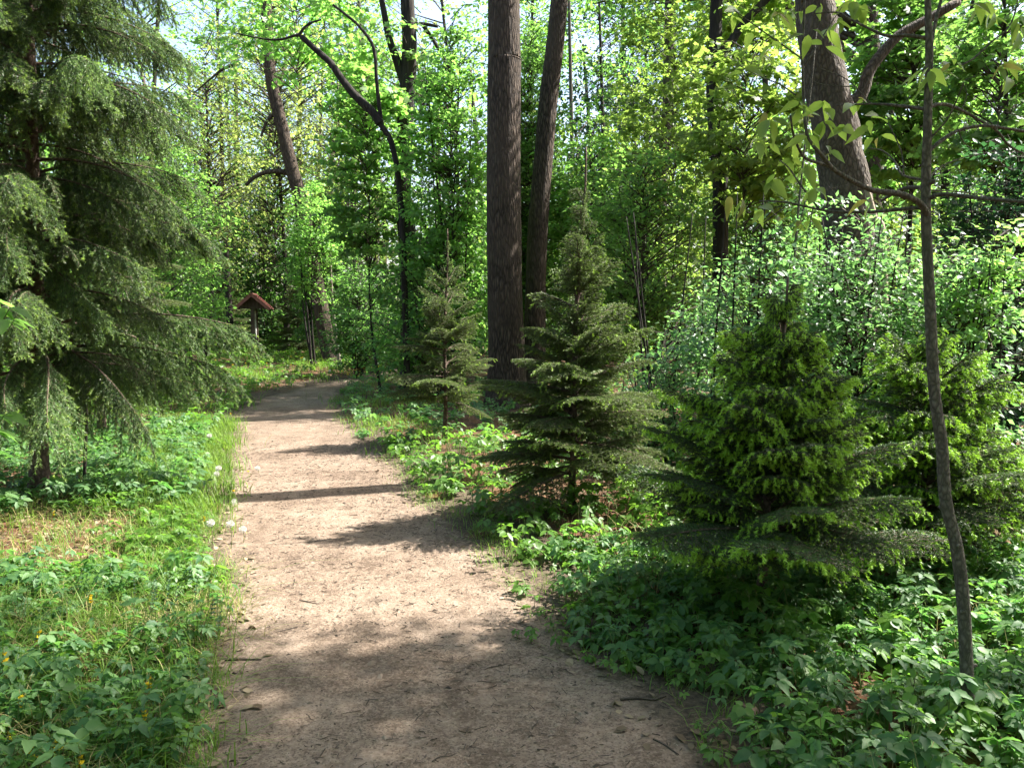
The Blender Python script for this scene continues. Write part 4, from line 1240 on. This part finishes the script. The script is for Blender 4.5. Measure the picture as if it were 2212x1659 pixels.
blades(gs, tuft(120, -1.5, 2.2, 2.2, 9, lambda x, y: right_of(x, y, -.02) & (x < path_r(y) + .35), .07, 14), .12, .004, 0, 1.1)
blades(gs, tuft(120, -3.5, 0, 9, 20, lambda x, y: right_of(x, y, .0) & (x < path_r(y) + 1.2), .12, 18), .18, .008, 0, .9)
blades(gs, tuft(45, .5, 4, 2.2, 6, lambda x, y: right_of(x, y, .1), .06, 6), .3, .003, 1, .9)
tag(gs.build('grass', [M['grass'], M['straw']]), 'grass growing along both edges of the path', 'grass', None, 'stuff')

# dead leaves on the soil
lt = MB()
q = np.concatenate([sample(1700, -4.8, -1.2, 3.4, 6.6, lambda x, y: left_of(x, y, .02)), sample(700, .2, 5, 2, 8, lambda x, y: right_of(x, y, -.1)), sample(420, -4, 2.4, 2.1, 9, lambda x, y: (np.minimum(np.abs(x - path_l(y)), np.abs(x - path_r(y))) < .16)), sample(500, -9, 8, 8, 20, lambda x, y: (left_of(x, y) | right_of(x, y)))])
n = len(q)
scatter(lt, T_SIX, np.stack([q[:, 0], q[:, 1], gz(q[:, 0], q[:, 1]) + .015], -1), frames(rng.normal(size=(n, 3)) * [1, 1, .15], np.array([0, 0, 1.]) + rng.normal(size=(n, 3)) * .3), rng.uniform(.025, .065, n))
tag(lt.build('leaf_litter', [M['litter']]), 'dry brown fallen leaves lying under the plants', 'dead leaves', None, 'stuff')

# crumbs of bark and stone trodden into the path
ch = MB()
q = sample(9000, -4.5, 2.2, 2.0, 13, lambda x, y: (x > path_l(y) - .05) & (x < path_r(y) + .05))
# more of them towards the edges
n = len(q)
T_CH = (np.array([[-.5, -.25, 0], [.5, -.18, 0], [.4, .28, 0], [-.45, .2, 0], [.05, .0, .28]]), np.array([[0, 1, 4], [1, 2, 4], [2, 3, 4], [3, 0, 4]]))
scatter(ch, T_CH, np.stack([q[:, 0], q[:, 1], gz(q[:, 0], q[:, 1]) + .007], -1), frames(rng.normal(size=(n, 3)) * [1, 1, .05], np.array([0, 0, 1.]) + rng.normal(size=(n, 3)) * .1), rng.gamma(1.6, .005, n) + .003)
q = sample(2600, -4.5, 2.2, 2.0, 10, lambda x, y: (x > path_l(y) - .15) & (x < path_r(y) + .2) & (noise2(x * 2, y * 2, 7) > -.4))
b0 = np.stack([q[:, 0], q[:, 1], gz(q[:, 0], q[:, 1]) + .012], -1); an = rng.uniform(0, 6.28, len(q)); ll = rng.gamma(2, .009, len(q)) + .008
sticks(ch, b0, b0 + np.stack([np.cos(an) * ll, np.sin(an) * ll, rng.uniform(-.002, .004, len(q))], -1), .0022, .0014, 1)
tag(ch.build('path_crumbs', [M['chip'], M['twig']], None, False), 'crumbs of bark and grit trodden into the path', 'grit', None, 'stuff')

# ------------------------------------------------------------------ single small things
tw = []
for i in range(6):
    mb = MB(); Lw = 1.0
    P = smooth_line([[-.5, 0, 0], [-.15, .03 * rng.normal(), .01], [.2, .06 * rng.normal(), .0], [.5, .08 * rng.normal(), .01]], 9)
    tube(mb, P, np.linspace(.035, .018, 9) * rng.uniform(.7, 1.2), 6, 0, 0, .15, i)
    if i % 2: tube(mb, smooth_line([P[4], P[4] + [.15, .12, .02], P[4] + [.26, .2, .01]], 5), np.linspace(.02, .01, 5), 5)
    tw.append(mb.mesh('twig', [M['twig']]))
big_tw = [((520, 1425), 0.195, 'knobbly dark stick lying by the grassy edge of the path', .1), ((1130, 1352), 0.111, 'short stick lying where the sunlit path meets the spruce shade', -.5), ((1180, 1320), 0.091, 'little stick beside the leafy tongue reaching into the path', -.35),
          ((1370, 1415), 0.293, 'long dark twig along the shaded edge of the leafy carpet', .15), ((1390, 1515), 0.195, 'dark twig at the corner of bare soil and leafy carpet', .1), ((960, 1640), .1, 'curled dark bark scrap in the deep shade of the path', .6),
          ((1440, 1620), 0.130, 'crooked twig at the shaded path end by the carpet', -.9)]
for i, ((u, v), s, lab, rz) in enumerate(big_tw):
    g = gnd(u, v); o = link('stick', tw[i % 6]); o.location = (g[0], g[1], gz(g[0], g[1]) + .012); o.rotation_euler = (0, 0, rz); o.scale = (s, s, s * .8)
    tag(o, lab, 'stick')
q = sample(46, -3.4, 1.6, 2.3, 8.5, lambda x, y: (x > path_l(y)) & (x < path_r(y)))
for i, (x, y) in enumerate(q):
    o = link('twig', tw[rng.integers(6)]); s = rng.uniform(.04, .13)
    o.location = (x, y, gz(x, y) + .009); o.rotation_euler = (0, 0, rng.uniform(0, 6.28)); o.scale = (s, s, s * .6)
    tag(o, 'tiny dry twig lying on the trodden earth of the path', 'twig', 'tiny twigs scattered on the path')

# dandelion clocks
dh = MB()
dd = nrm(rng.normal(size=(170, 3))); r = .022
e = dd * r
sticks(dh, dd * .003, e, .0004, .0004, 0)
for _ in range(5):
    f2 = nrm(dd + rng.normal(size=dd.shape) * .35)
    sticks(dh, e, e + f2 * .006, .0005, .0003, 0)
dhm = dh.mesh('seed_head', [M['puff']])
ds = MB(); tube(ds, smooth_line([[0, 0, -.21], [.01, 0, -.1], [0, 0, 0]], 8), .0022, 5); dsm = ds.mesh('stem', [M['stem']])
clocks = [((468, 1022), .14), ((505, 1083), .07), ((455, 1128), .2), ((497, 1130), .18), ((524, 1142), .1), ((472, 1010), .2), ((452, 940), .25), ((712, 800), .3), ((556, 1010), .06)]
for (u, v), h in clocks:
    g = gnd(u, v, h)
    o = thing('dandelion_clock', 'white fluffy dandelion seed head on a thin stem by the path edge', 'dandelion', (g[0], g[1], gz(g[0], g[1])), 0, 'dandelion clocks along the grassy path edge')
    hd = link('seed_head', dhm, o); st = link('stem', dsm, o)
    dz = h - float(gz(g[0], g[1]))
    hd.location = (0, 0, dz); st.location = (0, 0, dz); st.scale = (1, 1, max(.3, dz / .2))

# dandelion blooms and buttercups
fl = MB()
n = 46
dv = nrm(np.stack([np.cos(np.arange(n) * 2.4), np.sin(np.arange(n) * 2.4), .25 + .9 * (np.arange(n) / n)], -1))
scatter(fl, leaf_diamond(.3), np.zeros((n, 3)), frames(dv, np.array([0, 0, 1.]) + rng.normal(size=(n, 3)) * .2), rng.uniform(.012, .019, n))
flm = fl.mesh('petals', [M['gold']], False)
blooms = [((536, 1018), .1), ((498, 893), .2), ((1185, 985), .2), ((1128, 1045), .18), ((1045, 1000), .25), ((860, 930), .3), ((505, 1060), .12), ((660, 830), .3), ((385, 740), .1), ((372, 1200), .12)]
for (u, v), h in blooms:
    g = gnd(u, v, h)
    if g[1] > 22: continue
    o = thing('yellow_flower', 'single round yellow bloom on a thin stem in the verge', 'flower', (g[0], g[1], gz(g[0], g[1])), 0, 'single yellow blooms in the verges')
    dz = h - float(gz(g[0], g[1]))
    a = link('petals', flm, o); a.location = (0, 0, dz); b = link('stem', dsm, o); b.location = (0, 0, dz); b.scale = (1, 1, max(.3, dz / .2))
fm = MB()
q = np.concatenate([sample(150, -6.2, -1.8, 17, 21.5, lambda x, y: right_of(x, y, .0) & (x < path_r(y) + 2.2)), sample(60, -12, -5, 16, 25, lambda x, y: left_of(x, y, .2))])
n = len(q); hz = rng.uniform(.2, .42, n)
tp = np.stack([q[:, 0], q[:, 1], gz(q[:, 0], q[:, 1]) + hz], -1)
sticks(fm, tp * [1, 1, 0] + np.array([0, 0, .02]), tp, .003, .002, 1)
for k in range(5):
    a = rng.uniform(0, 6.28, n)
    scatter(fm, leaf_diamond(.8), tp, frames(np.stack([np.cos(a), np.sin(a), np.full(n, .4)], -1), np.tile([0, 0, 1.], (n, 1))), .03, 0)
tag(fm.build('buttercup_drift', [M['gold'], M['stem']]), 'drift of small yellow flowers where the path ends', 'flowers', None, 'stuff')

# yellow archangel spikes
ar = []
for v in range(3):
    st = MB(); tube(st, smooth_line([[0, 0, -.02], [.01, .01, .12], [0, .015, .26]], 8), np.linspace(.003, .0018, 8), 5)
    lv = MB()
    for k in range(5):
        z = .04 + .05 * k
        for s in (0, math.pi):
            a = s + (k % 2) * 1.57 + rng.normal() * .2
            scatter(lv, T_TOO, np.array([[0, 0.01, z]]), frames(np.array([[math.cos(a), math.sin(a), .05 - .1 * rng.random()]]), np.array([[.0, 0, 1.]])), np.array([.06 - .006 * k]))
    fws = []
    for k in range(3):
        fw_ = MB(); z = .17 + .024 * k + rng.normal() * .004; m = 10
        a = rng.uniform(0, 6.28, m)
        dv = np.stack([np.cos(a), np.sin(a), rng.uniform(.1, .9, m)], -1)
        scatter(fw_, leaf_ovate(.55, -.5), np.tile([0, .012, z], (m, 1)), frames(dv, np.tile([0, 0, 1.], (m, 1)) + rng.normal(size=(m, 3)) * .5), rng.uniform(.012, .022, m))
        fws.append(fw_.mesh('flower_whorl', [M['gold']]))
    ar.append([st.mesh('stem', [M['stem']]), lv.mesh('leaves', [M['cover']])] + fws)
arch = [((118, 1105), .2), ((315, 1445), .25), ((305, 1520), .22), ((50, 1495), .25), ((10, 1415), .25), ((75, 1600), .25), ((125, 1590), .25), ((170, 1600), .24), ((15, 1648), .25), ((120, 1660), .2), ((80, 1370), .25), ((440, 1115), .15), ((330, 1300), .15), ((30, 1560), .25), ((200, 1290), .2)]
for i, ((u, v), h) in enumerate(arch):
    g = gnd(u, v, h * .85)
    o = thing('yellow_archangel', 'leafy stem with a spike of hooded yellow flowers in the grassy verge', 'flower', (g[0], g[1], gz(g[0], g[1])), rng.uniform(0, 6.28), 'yellow archangel spikes in the grassy verge')
    s = h / .25 * rng.uniform(.7, .95)
    for me in ar[i % 3]:
        c = link(me.name.split('.')[0], me, o); c.scale = (s, s, s)

# dark plantain-like seed stalks
pl = []
for v in range(3):
    st = MB(); tube(st, smooth_line([[0, 0, -.02], [.03, 0, .15], [.05 + .03 * v, 0, .3]], 9), np.linspace(.0022, .0014, 9), 4)
    hd = MB(); top = np.array([.05 + .03 * v, 0, .3])
    for k in range(5):
        m = 7; a = rng.uniform(0, 6.28, m); z = -.012 - .022 * k
        scatter(hd, leaf_ovate(.6, .1), np.tile(top + [-.003 * k, 0, z], (m, 1)), frames(np.stack([np.cos(a), np.sin(a), np.full(m, .8)], -1), np.tile([0, 0, 1.], (m, 1))), rng.uniform(.012, .018, m))
    pl.append((st.mesh('stem', [M['stem']]), hd.mesh('seed_head', [M['dark']])))
for i, (x, y) in enumerate([(735, 600), (780, 650), (840, 600), (820, 680), (885, 620), (950, 580), (1050, 610), (900, 670), (1140, 690), (1175, 780), (370, 590), (80, 620), (850, 650), (1100, 720)]):
    u = x * 700 / 1421 * .7836; v = (1300 + y * 817 / 1659) * .7836
    g = gnd(u, v, .27)
    o = thing('seed_stalk', 'dark seed stalk rising above the sunny grassy verge', 'wild plant', (g[0], g[1], gz(g[0], g[1])), rng.uniform(-.8, .8), 'dark seed stalks in the sunny verge')
    for me in pl[i % 3]:
        c = link(me.name.split('.')[0], me, o); c.scale = (.95, .95, .95)

# taller single plants standing out of the carpet
tp_ = []
for v in range(4):
    st = MB(); sticks(st, [[0, 0, -.02]], [[.02, 0, .3]], .003, .002, 0)
    lv = MB(); whorl_n = 3
    for k in range(whorl_n):
        a0 = k * 2.1 + v; c = np.array([[.02 + .05 * math.cos(a0), .05 * math.sin(a0), .24 + .04 * k]])
        sticks(st, [[.015, 0, .2 + .03 * k]], c, .0018, .0012, 0)
        nr = nrm(np.array([[.3 * math.cos(a0), .3 * math.sin(a0), 1]]))
        for an, s in ((0, 1), (1.05, .95), (-1.05, .95), (2.1, .7), (-2.1, .7)):
            dv = np.array([[math.cos(a0 + an), math.sin(a0 + an), -.05]])
            scatter(lv, T_TOO, c + dv * .008, frames(dv, nr + rng.normal(size=(1, 3)) * .1), np.array([.085 * s * rng.uniform(.9, 1.1)]))
    tp_.append((st.mesh('stem', [M['stem']]), lv.mesh('leaves', [M['cover' if v % 2 else 'coverlime']])))
q = sample(40, .5, 3.6, 2.3, 4.6, lambda x, y: right_of(x, y, .25))
for i, (x, y) in enumerate(q):
    o = thing('broadleaf_plant', 'taller five-fingered leafy plant standing above the green carpet by the spruces', 'plant', (x, y, gz(x, y)), rng.uniform(0, 6.28), 'taller plants standing above the green carpet')
    s = rng.uniform(.6, .85)
    for me in tp_[i % 4]:
        c = link(me.name.split('.')[0], me, o); c.scale = (s, s, s)
